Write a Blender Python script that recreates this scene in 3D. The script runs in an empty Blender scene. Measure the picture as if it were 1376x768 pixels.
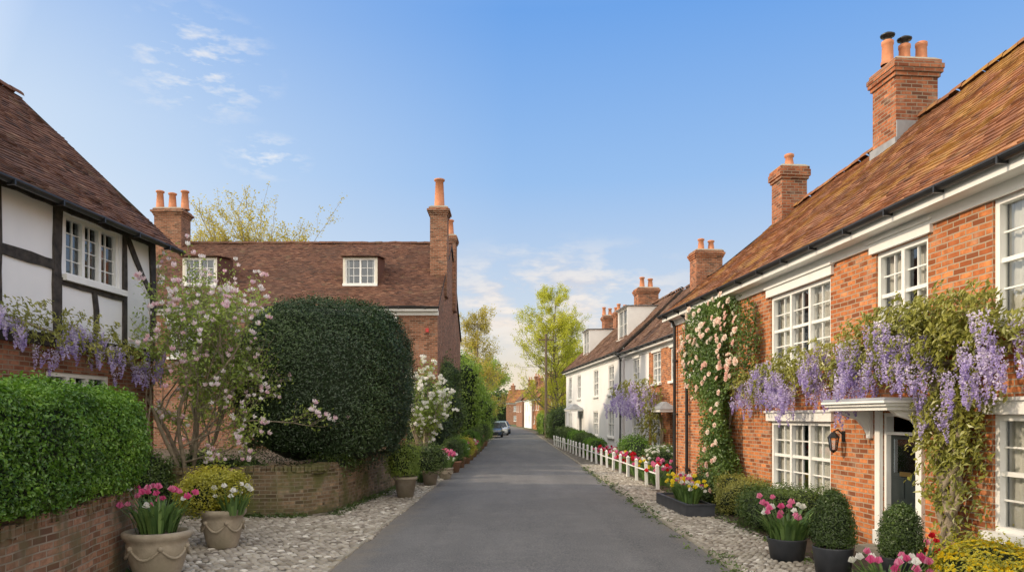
import bpy, math, random
import numpy as np
from mathutils import Vector
random.seed(5)
scene=bpy.context.scene
COL=scene.collection
R=lambda s:np.random.default_rng(s)

# ------------------------------------------------------------------ materials
def new_mat(name):
    m=bpy.data.materials.new(name); m.use_nodes=True
    nt=m.node_tree; nt.nodes.clear()
    out=nt.nodes.new('ShaderNodeOutputMaterial'); b=nt.nodes.new('ShaderNodeBsdfPrincipled')
    nt.links.new(b.outputs[0],out.inputs[0])
    return m,nt,b,out
def N(nt,t,ins=None,**k):
    n=nt.nodes.new(t)
    for a,v in k.items(): setattr(n,a,v)
    if ins:
        for a,v in ins.items():
            if isinstance(v,bpy.types.NodeSocket): nt.links.new(v,n.inputs[a])
            else: n.inputs[a].default_value=v
    return n
def ramp(nt,fac,stops):
    r=nt.nodes.new('ShaderNodeValToRGB'); nt.links.new(fac,r.inputs[0])
    e=r.color_ramp.elements
    while len(e)<len(stops): e.new(.5)
    for i,(p,c) in enumerate(stops):
        e[i].position=p; e[i].color=(c[0],c[1],c[2],1) if not isinstance(c,(int,float)) else (c,c,c,1)
    return r.outputs[0]
def mix(nt,f,a,b,mode='MIX'):
    n=nt.nodes.new('ShaderNodeMix'); n.data_type='RGBA'; n.blend_type=mode
    for i,v in ((0,f),(6,a),(7,b)):
        if isinstance(v,bpy.types.NodeSocket): nt.links.new(v,n.inputs[i])
        elif i==0: n.inputs[0].default_value=v
        else: n.inputs[i].default_value=(v[0],v[1],v[2],1)
    return n.outputs[2]
def noise(nt,vec,scale,detail=4,rough=.55):
    n=N(nt,'ShaderNodeTexNoise',{'Scale':scale,'Detail':min(detail,3),'Roughness':rough})
    if vec is not None: nt.links.new(vec,n.inputs['Vector'])
    return n.outputs[0]
def bump(nt,b,h,strength=.4,dist=.01):
    n=N(nt,'ShaderNodeBump',{'Strength':strength,'Distance':dist,'Height':h})
    nt.links.new(n.outputs[0],b.inputs['Normal'])

def m_simple(name,c1,c2,scale=6,rough=.6,bmp=.2,bd=.005,metal=0,spec=.5,dirt=None):
    m,nt,b,o=new_mat(name); tc=nt.nodes.new('ShaderNodeTexCoord').outputs['Object']
    n1=noise(nt,tc,scale,3); col=ramp(nt,n1,[(.3,c1),(.7,c2)])
    if dirt:
        n2=noise(nt,tc,scale*.25,4,.65); col=mix(nt,ramp(nt,n2,[(.5,0),(.75,.8)]),col,dirt)
    nt.links.new(col,b.inputs['Base Color']); b.inputs['Roughness'].default_value=rough
    b.inputs['Metallic'].default_value=metal; b.inputs['Specular IOR Level'].default_value=spec
    if bmp>.1: bump(nt,b,noise(nt,tc,scale*6,2),bmp,bd)
    return m
def m_brick(name,c1,c2,mortar,dark=(.08,.05,.04),moss=None,darkamt=.5,pale=.45):
    m,nt,b,o=new_mat(name)
    t=nt.nodes.new('ShaderNodeTexCoord'); uv=t.outputs['UV']; ob=t.outputs['Object']
    w=N(nt,'ShaderNodeTexNoise',{'Scale':3.0,'Detail':1}); nt.links.new(uv,w.inputs['Vector'])
    sub=N(nt,'ShaderNodeVectorMath',{0:w.outputs[1],1:(.5,.5,.5)},operation='SUBTRACT')
    sc=N(nt,'ShaderNodeVectorMath',{0:sub.outputs[0],1:(.02,.02,0)},operation='MULTIPLY')
    ad=N(nt,'ShaderNodeVectorMath',{0:uv,1:sc.outputs[0]},operation='ADD')
    br=N(nt,'ShaderNodeTexBrick',{'Vector':ad.outputs[0],'Color1':(0,0,0,1),'Color2':(1,1,1,1),'Mortar':(.5,.5,.5,1),'Scale':1.0,'Mortar Size':.009,'Mortar Smooth':.2,'Bias':0,'Brick Width':.215,'Row Height':.072})
    col=ramp(nt,br.outputs[0],[(0,dark),(.12,tuple(x*.6 for x in c1)),(.24,c1),(.55,c2),(.85,tuple(min(1,x*1.3) for x in c2)),(1,tuple(x*.5 for x in c1))])
    n1=noise(nt,ob,.7,4,.6); n2=noise(nt,ob,9,4,.7)
    col=mix(nt,ramp(nt,n2,[(.38,.6),(.62,0)]),col,tuple(x*.55 for x in c1))
    col=mix(nt,ramp(nt,n1,[(.4,0),(.75,darkamt)]),col,dark,'MIX')
    n3=noise(nt,ob,2.3,4,.7)
    col=mix(nt,ramp(nt,n3,[(.54,0),(.8,pale)]),col,tuple(min(.6,x*1.1+.1) for x in mortar))
    mor=mix(nt,n2,mortar,tuple(x*.6 for x in mortar))
    col=mix(nt,br.outputs[1],col,mor)
    if moss:
        n4=noise(nt,ob,1.6,4,.75); col=mix(nt,ramp(nt,n4,[(.46,0),(.62,.8)]),col,moss)
        zz=N(nt,'ShaderNodeSeparateXYZ',{0:ob}); zf=N(nt,'ShaderNodeMath',{0:n2,1:.5,2:zz.outputs[2]},operation='MULTIPLY_ADD')
        col=mix(nt,ramp(nt,zf.outputs[0],[(.22,.7),(.5,0)]),col,(.10,.095,.05))
    nt.links.new(col,b.inputs['Base Color']); b.inputs['Roughness'].default_value=.9
    b.inputs['Specular IOR Level'].default_value=.2
    h=N(nt,'ShaderNodeMath',{0:1.0,1:br.outputs[1]},operation='SUBTRACT')
    h2=N(nt,'ShaderNodeMath',{0:n2,1:.5,2:h.outputs[0]},operation='MULTIPLY_ADD')
    bump(nt,b,h2.outputs[0],.8,.008)
    return m
def m_tint(name,stops,rough=.8,extra=None,bmp=0,spec=.3):
    m,nt,b,o=new_mat(name)
    a=N(nt,'ShaderNodeAttribute',attribute_name='tint'); ob=nt.nodes.new('ShaderNodeTexCoord').outputs['Object']
    col=ramp(nt,a.outputs['Fac'],stops)
    if extra:
        for (sc,lo,hi,amt,c) in extra:
            col=mix(nt,ramp(nt,noise(nt,ob,sc,4,.65),[(lo,0),(hi,amt)]),col,c)
    nt.links.new(col,b.inputs['Base Color']); b.inputs['Roughness'].default_value=rough
    b.inputs['Specular IOR Level'].default_value=spec
    if bmp: bump(nt,b,noise(nt,ob,25,2),bmp,.01)
    return m
def leafm(name,a,b_,c,t=.3,gloss=.05):
    m,nt,b,o=new_mat(name); nt.nodes.remove(b)
    at=N(nt,'ShaderNodeAttribute',attribute_name='tint'); col=ramp(nt,at.outputs['Fac'],[(0,a),(.5,b_),(1,c)])
    d=N(nt,'ShaderNodeBsdfDiffuse',{'Color':col}); tr=N(nt,'ShaderNodeBsdfTranslucent',{'Color':col}); ms=N(nt,'ShaderNodeMixShader',{0:t,1:d.outputs[0],2:tr.outputs[0]})
    if gloss:
        gl=N(nt,'ShaderNodeBsdfGlossy',{'Roughness':.4,'Color':(.9,.95,.9,1)}); m2=N(nt,'ShaderNodeMixShader',{0:gloss,1:ms.outputs[0],2:gl.outputs[0]}); ms=m2
    nt.links.new(ms.outputs[0],o.inputs[0]); return m

BR_R=m_brick('orange_brick',(.47,.14,.05),(.62,.23,.085),(.48,.39,.29),(.20,.075,.04),darkamt=.35)
BR_OLD=m_brick('old_red_brick',(.27,.105,.06),(.38,.17,.10),(.34,.27,.20),(.12,.06,.04),darkamt=.5)
BR_CH=m_brick('chimney_brick',(.33,.105,.05),(.46,.17,.08),(.34,.27,.20),(.09,.05,.035),darkamt=.7)
BR_WALL=m_brick('garden_brick',(.28,.14,.085),(.39,.22,.14),(.38,.32,.25),(.12,.08,.055),moss=(.15,.13,.07),darkamt=.35)
BR_MOSS=m_brick('mossy_brick',(.20,.13,.08),(.33,.23,.145),(.30,.26,.19),(.08,.065,.04),moss=(.11,.12,.04),darkamt=.75)
TILE_R=m_tint('russet_clay_tile',[(0,(.105,.045,.028)),(.3,(.20,.082,.042)),(.7,(.30,.125,.058)),(1,(.38,.18,.085))],.85,extra=[(.55,.42,.66,.55,(.14,.07,.045)),(1.3,.48,.66,.7,(.38,.215,.05)),(5,.58,.74,.5,(.16,.13,.06))],bmp=.3)
TILE_O=m_tint('old_clay_tile',[(0,(.06,.03,.022)),(.4,(.125,.058,.038)),(.8,(.17,.08,.05)),(1,(.23,.125,.08))],.85,extra=[(.5,.45,.7,.5,(.075,.046,.034)),(2.2,.58,.74,.5,(.16,.13,.075))],bmp=.3)
TILE_D=m_tint('dark_clay_tile',[(0,(.07,.04,.028)),(.4,(.14,.075,.048)),(.8,(.19,.105,.068)),(1,(.25,.15,.10))],.85,extra=[(.7,.5,.7,.5,(.08,.055,.04)),(2.5,.56,.75,.5,(.2,.17,.09))],bmp=.3)
WHITE=m_simple('white_paint',(.79,.79,.77),(.85,.85,.83),4,.45,.08,.002)
RENDER=m_simple('white_render',(.78,.79,.81),(.86,.86,.87),1.2,.85,.25,.004,dirt=(.68,.67,.65))
TIMBER=m_simple('black_oak',(.018,.015,.013),(.07,.058,.047),9,.8,.6,.01)
BLACK=m_simple('black_metal',(.012,.012,.013),(.025,.025,.027),5,.35,.05,.002)
LEAD=m_simple('lead_grey',(.22,.23,.25),(.32,.33,.35),4,.5,.15,.003)
STONE=m_simple('stone',(.26,.23,.18),(.38,.34,.27),7,.9,.5,.008,dirt=(.14,.13,.09))
POTM=m_simple('weathered_stone_pot',(.27,.23,.17),(.42,.36,.28),6,.9,.6,.008,dirt=(.15,.14,.08))
TERRA=m_simple('terracotta',(.45,.17,.085),(.58,.25,.13),8,.85,.3,.004,dirt=(.22,.12,.08))
TERRAP=m_simple('terracotta_planter',(.30,.155,.09),(.42,.23,.14),8,.85,.3,.004,dirt=(.16,.12,.08))
DGREY=m_simple('dark_grey_planter',(.035,.04,.05),(.06,.065,.078),5,.5,.1,.003)
SOIL=m_simple('soil',(.045,.032,.02),(.10,.07,.045),14,.95,.8,.02)
GRASS=m_simple('grass_ground',(.05,.08,.022),(.10,.13,.04),3,.95,.6,.02)
DARKIN=m_simple('dark_interior',(.02,.02,.02),(.05,.045,.04),2,.9,0)
CURT=m_simple('net_curtain',(.66,.64,.59),(.78,.76,.72),5,.9,.05,.01)
BARK=m_simple('bark',(.10,.08,.055),(.21,.17,.12),12,.9,.8,.01)
BARKL=m_simple('pale_bark',(.20,.165,.12),(.36,.30,.22),12,.9,.7,.01)
DOORM=m_simple('black_green_door',(.012,.018,.02),(.02,.028,.03),3,.3,.05,.002)
BRASS=m_simple('brass',(.55,.38,.14),(.65,.46,.2),6,.3,.05,.001,metal=1)
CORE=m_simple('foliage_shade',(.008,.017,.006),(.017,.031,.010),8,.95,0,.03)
POLEW=m_simple('pole_wood',(.10,.07,.045),(.16,.12,.08),7,.9,.4,.01)
RUBBER=m_simple('tyre_rubber',(.015,.015,.015),(.03,.03,.03),8,.8,.2,.003)
ALLOY=m_simple('alloy',(.45,.46,.48),(.55,.56,.58),8,.3,.0,.003,metal=1)
REDP=m_simple('red_paint',(.5,.03,.03),(.6,.05,.04),8,.5,0)
CREAM=m_simple('cream_paint',(.66,.62,.52),(.72,.69,.60),5,.7,.1,.003)

def m_glass():
    m,nt,b,o=new_mat('window_glass')
    gl=N(nt,'ShaderNodeBsdfGlossy',{'Color':(.85,.92,1,1),'Roughness':.02})
    tc=nt.nodes.new('ShaderNodeTexCoord').outputs['Object']
    bp=N(nt,'ShaderNodeBump',{'Strength':.12,'Distance':.02,'Height':noise(nt,tc,3,1)}); nt.links.new(bp.outputs[0],gl.inputs['Normal'])
    tr=N(nt,'ShaderNodeBsdfTransparent',{'Color':(.9,.92,.92,1)})
    fr=N(nt,'ShaderNodeFresnel',{'IOR':1.6}); ms=nt.nodes.new('ShaderNodeMixShader')
    f2=N(nt,'ShaderNodeMath',{0:fr.outputs[0],1:1.2,2:.06},operation='MULTIPLY_ADD'); f2.use_clamp=True
    nt.links.new(f2.outputs[0],ms.inputs[0]); nt.links.new(tr.outputs[0],ms.inputs[1]); nt.links.new(gl.outputs[0],ms.inputs[2]); nt.links.new(ms.outputs[0],o.inputs[0])
    nt.nodes.remove(b); return m
GLASS=m_glass()
def m_paint(name,c):
    m,nt,b,o=new_mat(name); tc=nt.nodes.new('ShaderNodeTexCoord').outputs['Object']
    nt.links.new(ramp(nt,noise(nt,tc,2),[(.3,c),(.7,tuple(x*1.1 for x in c))]),b.inputs['Base Color'])
    b.inputs['Roughness'].default_value=.3; b.inputs['Coat Weight'].default_value=.8; return m
def m_asphalt():
    m,nt,b,o=new_mat('asphalt'); tc=nt.nodes.new('ShaderNodeTexCoord').outputs['Object']
    mp=N(nt,'ShaderNodeMapping',{'Vector':tc,'Scale':(1,.10,1)})
    n1=noise(nt,mp.outputs[0],1.5,4,.6); n2=noise(nt,tc,45,3,.7); n3=noise(nt,tc,.5,4,.65); n4=noise(nt,tc,160,1,.5); n5=noise(nt,tc,2.2,4,.7)
    c=ramp(nt,n1,[(.3,(.088,.087,.088)),(.7,(.155,.150,.148))])
    c=mix(nt,ramp(nt,n3,[(.46,0),(.58,.55)]),c,(.078,.077,.079))
    c=mix(nt,ramp(nt,n5,[(.54,0),(.70,.45)]),c,(.18,.173,.165))
    c=mix(nt,ramp(nt,n2,[(.42,0),(.70,.75)]),c,(.28,.265,.245))
    c=mix(nt,ramp(nt,n4,[(.3,.6),(.5,0)]),c,(.045,.045,.045))
    sp=N(nt,'ShaderNodeSeparateXYZ',{0:tc}); a=N(nt,'ShaderNodeMath',{0:sp.outputs[0],1:-.35},operation='ADD'); a=N(nt,'ShaderNodeMath',{0:a.outputs[0]},operation='ABSOLUTE')
    a=N(nt,'ShaderNodeMath',{0:n5,1:1.1,2:a.outputs[0]},operation='MULTIPLY_ADD')
    c=mix(nt,ramp(nt,N(nt,'ShaderNodeMath',{0:a.outputs[0],1:4.0},operation='DIVIDE').outputs[0],[(.66,0),(.80,.7)]),c,(.20,.17,.13))
    nt.links.new(c,b.inputs['Base Color']); b.inputs['Roughness'].default_value=.85
    bump(nt,b,n2,.7,.014); return m
ASPH=m_asphalt()
COBB=m_tint('flint_cobble',[(0,(.16,.135,.11)),(.35,(.30,.265,.22)),(.75,(.44,.40,.34)),(.93,(.54,.50,.44)),(1,(.68,.64,.57))],.7,extra=[(.9,.48,.68,.45,(.18,.155,.10))],bmp=.4)
def m_verge():
    m,nt,b,o=new_mat('cobble_bedding'); tc=nt.nodes.new('ShaderNodeTexCoord').outputs['Object']
    vo=N(nt,'ShaderNodeTexVoronoi',{'Vector':tc,'Scale':11.0}); 
    c=ramp(nt,vo.outputs[0],[(.1,(.32,.28,.23)),(.45,(.19,.16,.125)),(.7,(.09,.075,.055))])
    c=mix(nt,ramp(nt,noise(nt,tc,1.3,4,.7),[(.48,0),(.66,.7)]),c,(.10,.095,.05))
    nt.links.new(c,b.inputs['Base Color']); b.inputs['Roughness'].default_value=.95
    iv=N(nt,'ShaderNodeMath',{0:1.0,1:vo.outputs[0]},operation='SUBTRACT'); bump(nt,b,iv.outputs[0],.8,.03); return m
VERGE=m_verge()

L_HEDGE=leafm('box_hedge_leaf',(.04,.10,.008),(.11,.24,.018),(.24,.42,.045),.3)
L_YEW=leafm('yew_leaf',(.011,.028,.009),(.024,.052,.015),(.06,.105,.028),.1)
L_MAG=leafm('magnolia_leaf',(.15,.23,.035),(.27,.37,.06),(.40,.49,.10),.4)
L_SHRUB=leafm('shrub_leaf',(.035,.065,.015),(.08,.135,.026),(.17,.25,.05),.25)
L_BRIGHT=leafm('bright_leaf',(.12,.22,.02),(.23,.36,.04),(.35,.50,.08),.35)
L_YELLOW=leafm('golden_leaf',(.24,.24,.025),(.44,.42,.04),(.64,.58,.07),.3)
L_SPRING=leafm('spring_leaf',(.34,.38,.03),(.55,.57,.06),(.74,.71,.12),.5,.02)
L_PALE=leafm('pale_spring_leaf',(.38,.33,.06),(.57,.49,.09),(.72,.62,.16),.45,.02)
L_BRONZE=leafm('bronze_wisteria_leaf',(.15,.17,.03),(.28,.29,.055),(.44,.42,.10),.35)
L_ROSE=leafm('rose_leaf',(.05,.11,.02),(.11,.19,.036),(.21,.30,.065),.3)
L_BLADE=leafm('tulip_blade',(.07,.14,.04),(.13,.23,.06),(.21,.33,.09),.3)
F_LILAC=leafm('wisteria_flower',(.75,.69,.86),(.55,.46,.76),(.38,.29,.63),.35,0)
F_BLUSH=leafm('magnolia_petal',(.84,.58,.66),(.90,.80,.83),(.93,.91,.89),.3,0)
F_WHITE=leafm('white_petal',(.76,.76,.68),(.87,.86,.82),(.90,.89,.87),.3,0)
F_ROSE=leafm('rose_petal',(.87,.60,.52),(.89,.74,.64),(.90,.84,.75),.3,0)
F_PINK=leafm('pink_petal',(.68,.08,.26),(.78,.20,.40),(.86,.46,.58),.3,0)
F_RED=leafm('red_petal',(.48,.015,.03),(.68,.03,.05),(.78,.08,.08),.3,0)
F_YEL=leafm('yellow_petal',(.80,.58,.02),(.89,.73,.05),(.92,.83,.15),.3,0)

# ------------------------------------------------------------------ geometry
class Geo:
    def __init__(s): s.V=[];s.F=[];s.n=0
    def add(s,V,Q,mat=0,tint=None):
        V=np.asarray(V,float).reshape(-1,3); Q=np.asarray(Q,int)
        if len(Q)==0: return
        t=np.full(len(Q),.5) if tint is None else np.asarray(tint,float)
        s.V.append(V); s.F.append((Q+s.n,mat,t)); s.n+=len(V)
    def poly(s,pts,mat=0): s.add(pts,[list(range(len(pts)))],mat)
    def box(s,x0,x1,y0,y1,z0,z1,mat=0):
        V=np.array([(x,y,z) for z in (z0,z1) for y in (y0,y1) for x in (x0,x1)],float)
        s.add(V,[(0,2,3,1),(4,5,7,6),(0,1,5,4),(2,6,7,3),(0,4,6,2),(1,3,7,5)],mat)
    def frustum(s,x0,x1,y0,y1,z0,z1,g,mat=0):
        V=[(x0,y0,z0),(x1,y0,z0),(x0,y1,z0),(x1,y1,z0),(x0-g,y0-g,z1),(x1+g,y0-g,z1),(x0-g,y1+g,z1),(x1+g,y1+g,z1)]
        s.add(V,[(0,2,3,1),(4,5,7,6),(0,1,5,4),(2,6,7,3),(0,4,6,2),(1,3,7,5)],mat)
    def lathe(s,prof,n=20,cx=0,cy=0,mat=0):
        a=np.linspace(0,2*math.pi,n,endpoint=False); V=[]
        for r,z in prof: V.append(np.stack([cx+r*np.cos(a),cy+r*np.sin(a),np.full(n,z)],1))
        k=len(prof); i=np.arange(k-1)[:,None]*n; j=np.arange(n)[None]; j2=(j+1)%n
        s.add(np.concatenate(V),np.stack([i+j,i+j2,i+n+j2,i+n+j],-1).reshape(-1,4),mat)
    def tubes(s,paths,sides=6,mat=0):
        a=np.linspace(0,2*math.pi,sides,endpoint=False); ca,sa=np.cos(a),np.sin(a); VV=[];QQ=[];off=0
        for pts,r in paths:
            pts=np.asarray(pts,float); r=np.asarray(r,float); k=len(pts)
            t=np.gradient(pts,axis=0); t/=np.linalg.norm(t,axis=1)[:,None]+1e-9
            ref=np.array([0,0,1.]) if abs(t[0,2])<.8 else np.array([1.,0,0])
            u=np.cross(t,ref); u/=np.linalg.norm(u,axis=1)[:,None]+1e-9; w=np.cross(t,u)
            ring=pts[:,None,:]+r[:,None,None]*(u[:,None,:]*ca[None,:,None]+w[:,None,:]*sa[None,:,None])
            i=np.arange(k-1)[:,None]*sides; j=np.arange(sides)[None]; j2=(j+1)%sides
            VV.append(ring.reshape(-1,3)); QQ.append(np.stack([i+j,i+j2,i+sides+j2,i+sides+j],-1).reshape(-1,4)+off); off+=k*sides
        if VV: s.add(np.concatenate(VV),np.concatenate(QQ),mat)
    def obj(s,name,mats,parent=None,loc=(0,0,0),rotz=0,smooth=False,**props):
        V=np.concatenate(s.V); me=bpy.data.meshes.new(name)
        me.vertices.add(len(V)); me.vertices.foreach_set('co',V.ravel())
        li=np.concatenate([q.ravel() for q,_,_ in s.F]); sizes=np.concatenate([np.full(len(q),q.shape[1]) for q,_,_ in s.F])
        st=np.concatenate([[0],np.cumsum(sizes)[:-1]]); uv=[]
        for q,_,_ in s.F:
            P=V[q]; n=np.cross(P[:,1]-P[:,0],P[:,2]-P[:,0]); l=np.linalg.norm(n,axis=1); n/=(l[:,None]+1e-12)
            tx=-n[:,1];ty=n[:,0]; tl=np.hypot(tx,ty)+1e-12; tx/=tl;ty/=tl
            flat=(np.abs(n[:,2])>.8)
            u=P[:,:,0]*tx[:,None]+P[:,:,1]*ty[:,None]; v=P[:,:,2].copy()
            u[flat]=P[flat][:,:,0]; v[flat]=P[flat][:,:,1]
            uv.append(np.stack([u,v],-1).reshape(-1,2))
        me.loops.add(len(li)); me.loops.foreach_set('vertex_index',li.astype(np.int32))
        me.polygons.add(len(sizes)); me.polygons.foreach_set('loop_start',st.astype(np.int32))
        me.polygons.foreach_set('material_index',np.concatenate([np.full(len(q),m) for q,m,_ in s.F]).astype(np.int32))
        me.update(calc_edges=True)
        me.uv_layers.new(name='UVMap').data.foreach_set('uv',np.concatenate(uv).ravel())
        at=me.attributes.new('tint','FLOAT','FACE'); at.data.foreach_set('value',np.clip(np.concatenate([t for _,_,t in s.F]),0,1))
        me.polygons.foreach_set('use_smooth',np.full(len(sizes),bool(smooth)))
        for m in mats: me.materials.append(m)
        o=bpy.data.objects.new(name,me); COL.objects.link(o); o.location=loc; o.rotation_euler[2]=rotz
        if parent: o.parent=parent
        for k,v in props.items(): o[k]=v
        return o
def thing(name,label,category,loc=(0,0,0),rotz=0,group=None):
    o=bpy.data.objects.new(name,None); o.empty_display_size=.3; COL.objects.link(o)
    o.location=loc; o.rotation_euler[2]=rotz; o['label']=label; o['category']=category
    if group: o['group']=group
    return o
def lfn(P,sc,seed):
    r=R(seed); o=np.zeros(len(P))
    for i in range(6):
        d=r.normal(0,1,3)*sc; o+=np.sin(P@d+r.uniform(0,6.28))
    return o/3.2
def nrm(a): return a/(np.linalg.norm(a,axis=-1,keepdims=True)+1e-9)
def add_leaves(g,P,Nn,size,aspect,rng,mat=0,jit=.6,tint=None,down=0,fold=.15):
    n=len(P)
    if n==0: return
    nn=nrm(nrm(Nn)+rng.normal(0,jit,(n,3))); a=rng.normal(0,1,(n,3)); a[:,2]-=down*1.5
    a=nrm(a-nn*np.sum(a*nn,1)[:,None]); b=np.cross(nn,a)
    L=size*rng.uniform(.65,1.3,n)[:,None]; W=L*aspect
    V=np.stack([P-a*L*.5,P+b*W*.5+nn*L*fold,P+a*L*.5,P-b*W*.5+nn*L*fold],1).reshape(-1,3)
    Q=np.arange(4*n).reshape(n,4)
    if tint is None: tint=.5+.3*lfn(P,1.5,3)+rng.normal(0,.18,n)
    g.add(V,Q,mat,tint)
def add_flowers(g,P,Nn,rng,rings,mat=0,scale=1.0,tint=None,svar=.2):
    n=len(P)
    if n==0: return
    nn=nrm(Nn); ref=np.tile([.3,.5,.8],(n,1)); u=nrm(np.cross(nn,ref)); w=np.cross(nn,u)
    s=(scale*rng.uniform(1-svar,1+svar,n))[:,None]; t0=rng.uniform(0,1,n) if tint is None else tint
    for (k,Rm,hm,Rt,ht,wd) in rings:
        ph=rng.uniform(0,6.28,n)
        for i in range(k):
            th=ph+2*math.pi*i/k+rng.normal(0,.15,n); d=u*np.cos(th)[:,None]+w*np.sin(th)[:,None]; e=-u*np.sin(th)[:,None]+w*np.cos(th)[:,None]
            V=np.stack([P,P+s*(d*Rm+nn*hm+e*wd),P+s*(d*Rt+nn*ht),P+s*(d*Rm+nn*hm-e*wd)],1).reshape(-1,3)
            g.add(V,np.arange(4*n).reshape(n,4),mat,t0+rng.normal(0,.15,n))
MAGN=[(3,.028,.045,.022,.105,.026),(4,.042,.04,.055,.095,.028)]
ROSE=[(4,.02,.03,.012,.05,.022),(5,.04,.02,.045,.045,.03),(6,.055,.005,.07,.015,.034)]
TULIP=[(3,.028,.022,.012,.065,.024),(3,.031,.024,.018,.062,.024)]

def rbox(half,k,rng,n,taper=0,amp=.05,seed=1,bottom=False,fs=1.5):
    hx,hy,hz=half; ar=np.array([hy*hz,hy*hz,hx*hz,hx*hz,hx*hy,hx*hy*(1 if bottom else .15)]); f=rng.choice(6,n,p=ar/ar.sum())
    d=rng.uniform(-1,1,(n,3)); ax=f//2; sg=np.where(f%2==0,1,-1); d[np.arange(n),ax]=sg
    return rmap(d,half,k,taper,amp,seed,fs)
def rmap(d,half,k,taper,amp,seed,fs=1.5):
    q=(np.abs(d)**k).sum(1)**(1/k); e=d/q[:,None]
    nn=nrm(np.sign(e)*np.abs(e)**(k-1)/np.array(half)); P=e*np.array(half)
    t=1-taper*(e[:,2]+1)/2; P[:,0]*=t;P[:,1]*=t
    P=P+nn*(amp*(lfn(P,fs/max(.3,min(half)),seed)+.4*lfn(P,3.1*fs/max(.3,min(half)),seed+1)))[:,None]
    return P,nn
def cube_grid(m=14):
    V=[];Q=[];off=0; t=np.linspace(-1,1,m)
    A,B=np.meshgrid(t,t); A=A.ravel();B=B.ravel()
    for ax in range(3):
        for sg in (1,-1):
            d=np.zeros((m*m,3)); d[:,ax]=sg; d[:,(ax+1)%3]=A; d[:,(ax+2)%3]=B*sg
            V.append(d); i=np.arange(m-1)[:,None]*m; j=np.arange(m-1)[None]
            Q.append(np.stack([i+j,i+j+1,i+m+j+1,i+m+j],-1).reshape(-1,4)+off); off+=m*m
    return np.concatenate(V),np.concatenate(Q)
CG=cube_grid()
def bush(name,label,cat,loc,half,rotz=0,k=2.5,n=8000,size=.05,mat=None,amp=.08,taper=0,seed=1,aspect=.5,jit=.6,rough=.06,flowers=None,parent=None,group=None,tsc=1.5,fs=1.5):
    rng=R(seed); g=Geo()
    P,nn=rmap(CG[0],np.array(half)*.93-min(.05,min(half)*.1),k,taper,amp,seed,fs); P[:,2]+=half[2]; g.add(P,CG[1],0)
    P,nn=rbox(half,k,rng,n,taper,amp,seed,fs=fs); P=P+nn*(rng.normal(-.2,1,n)*rough)[:,None]; P[:,2]+=half[2]
    up=nn.copy(); up[:,2]+=.35
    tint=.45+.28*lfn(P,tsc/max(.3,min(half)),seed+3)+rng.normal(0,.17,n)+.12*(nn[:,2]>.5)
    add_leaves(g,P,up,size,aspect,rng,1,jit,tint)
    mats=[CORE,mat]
    if flowers:
        fm,fn,rings,sc=flowers; P2,n2=rbox(half,k,rng,fn,taper,amp,seed,fs=fs); P2+=n2*(size*.6); P2[:,2]+=half[2]
        add_flowers(g,P2,n2,rng,rings,2,sc); mats.append(fm)
    o=g.obj(name,mats,parent,loc,rotz)
    if not parent:
        o['label']=label; o['category']=cat
        if group: o['group']=group
    return o

# ------------------------------------------------------------------ building kit
def facade(g,L,H,holes,mat=0,rev=.14,x0=0,z0=0):
    xs=sorted({x0,L,*[h[0] for h in holes],*[h[1] for h in holes]}); zs=sorted({z0,H,*[h[2] for h in holes],*[h[3] for h in holes]})
    for i in range(len(xs)-1):
        for j in range(len(zs)-1):
            cx=(xs[i]+xs[i+1])/2; cz=(zs[j]+zs[j+1])/2
            if any(h[0]<cx<h[1] and h[2]<cz<h[3] for h in holes): continue
            g.poly([(xs[i],0,zs[j]),(xs[i+1],0,zs[j]),(xs[i+1],0,zs[j+1]),(xs[i],0,zs[j+1])],mat)
    for a,b,c,d in holes:
        g.poly([(a,0,c),(a,rev,c),(b,rev,c),(b,0,c)],mat); g.poly([(a,0,d),(b,0,d),(b,rev,d),(a,rev,d)],mat)
        g.poly([(a,0,c),(a,0,d),(a,rev,d),(a,rev,c)],mat); g.poly([(b,0,c),(b,rev,c),(b,rev,d),(b,0,d)],mat)
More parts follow.
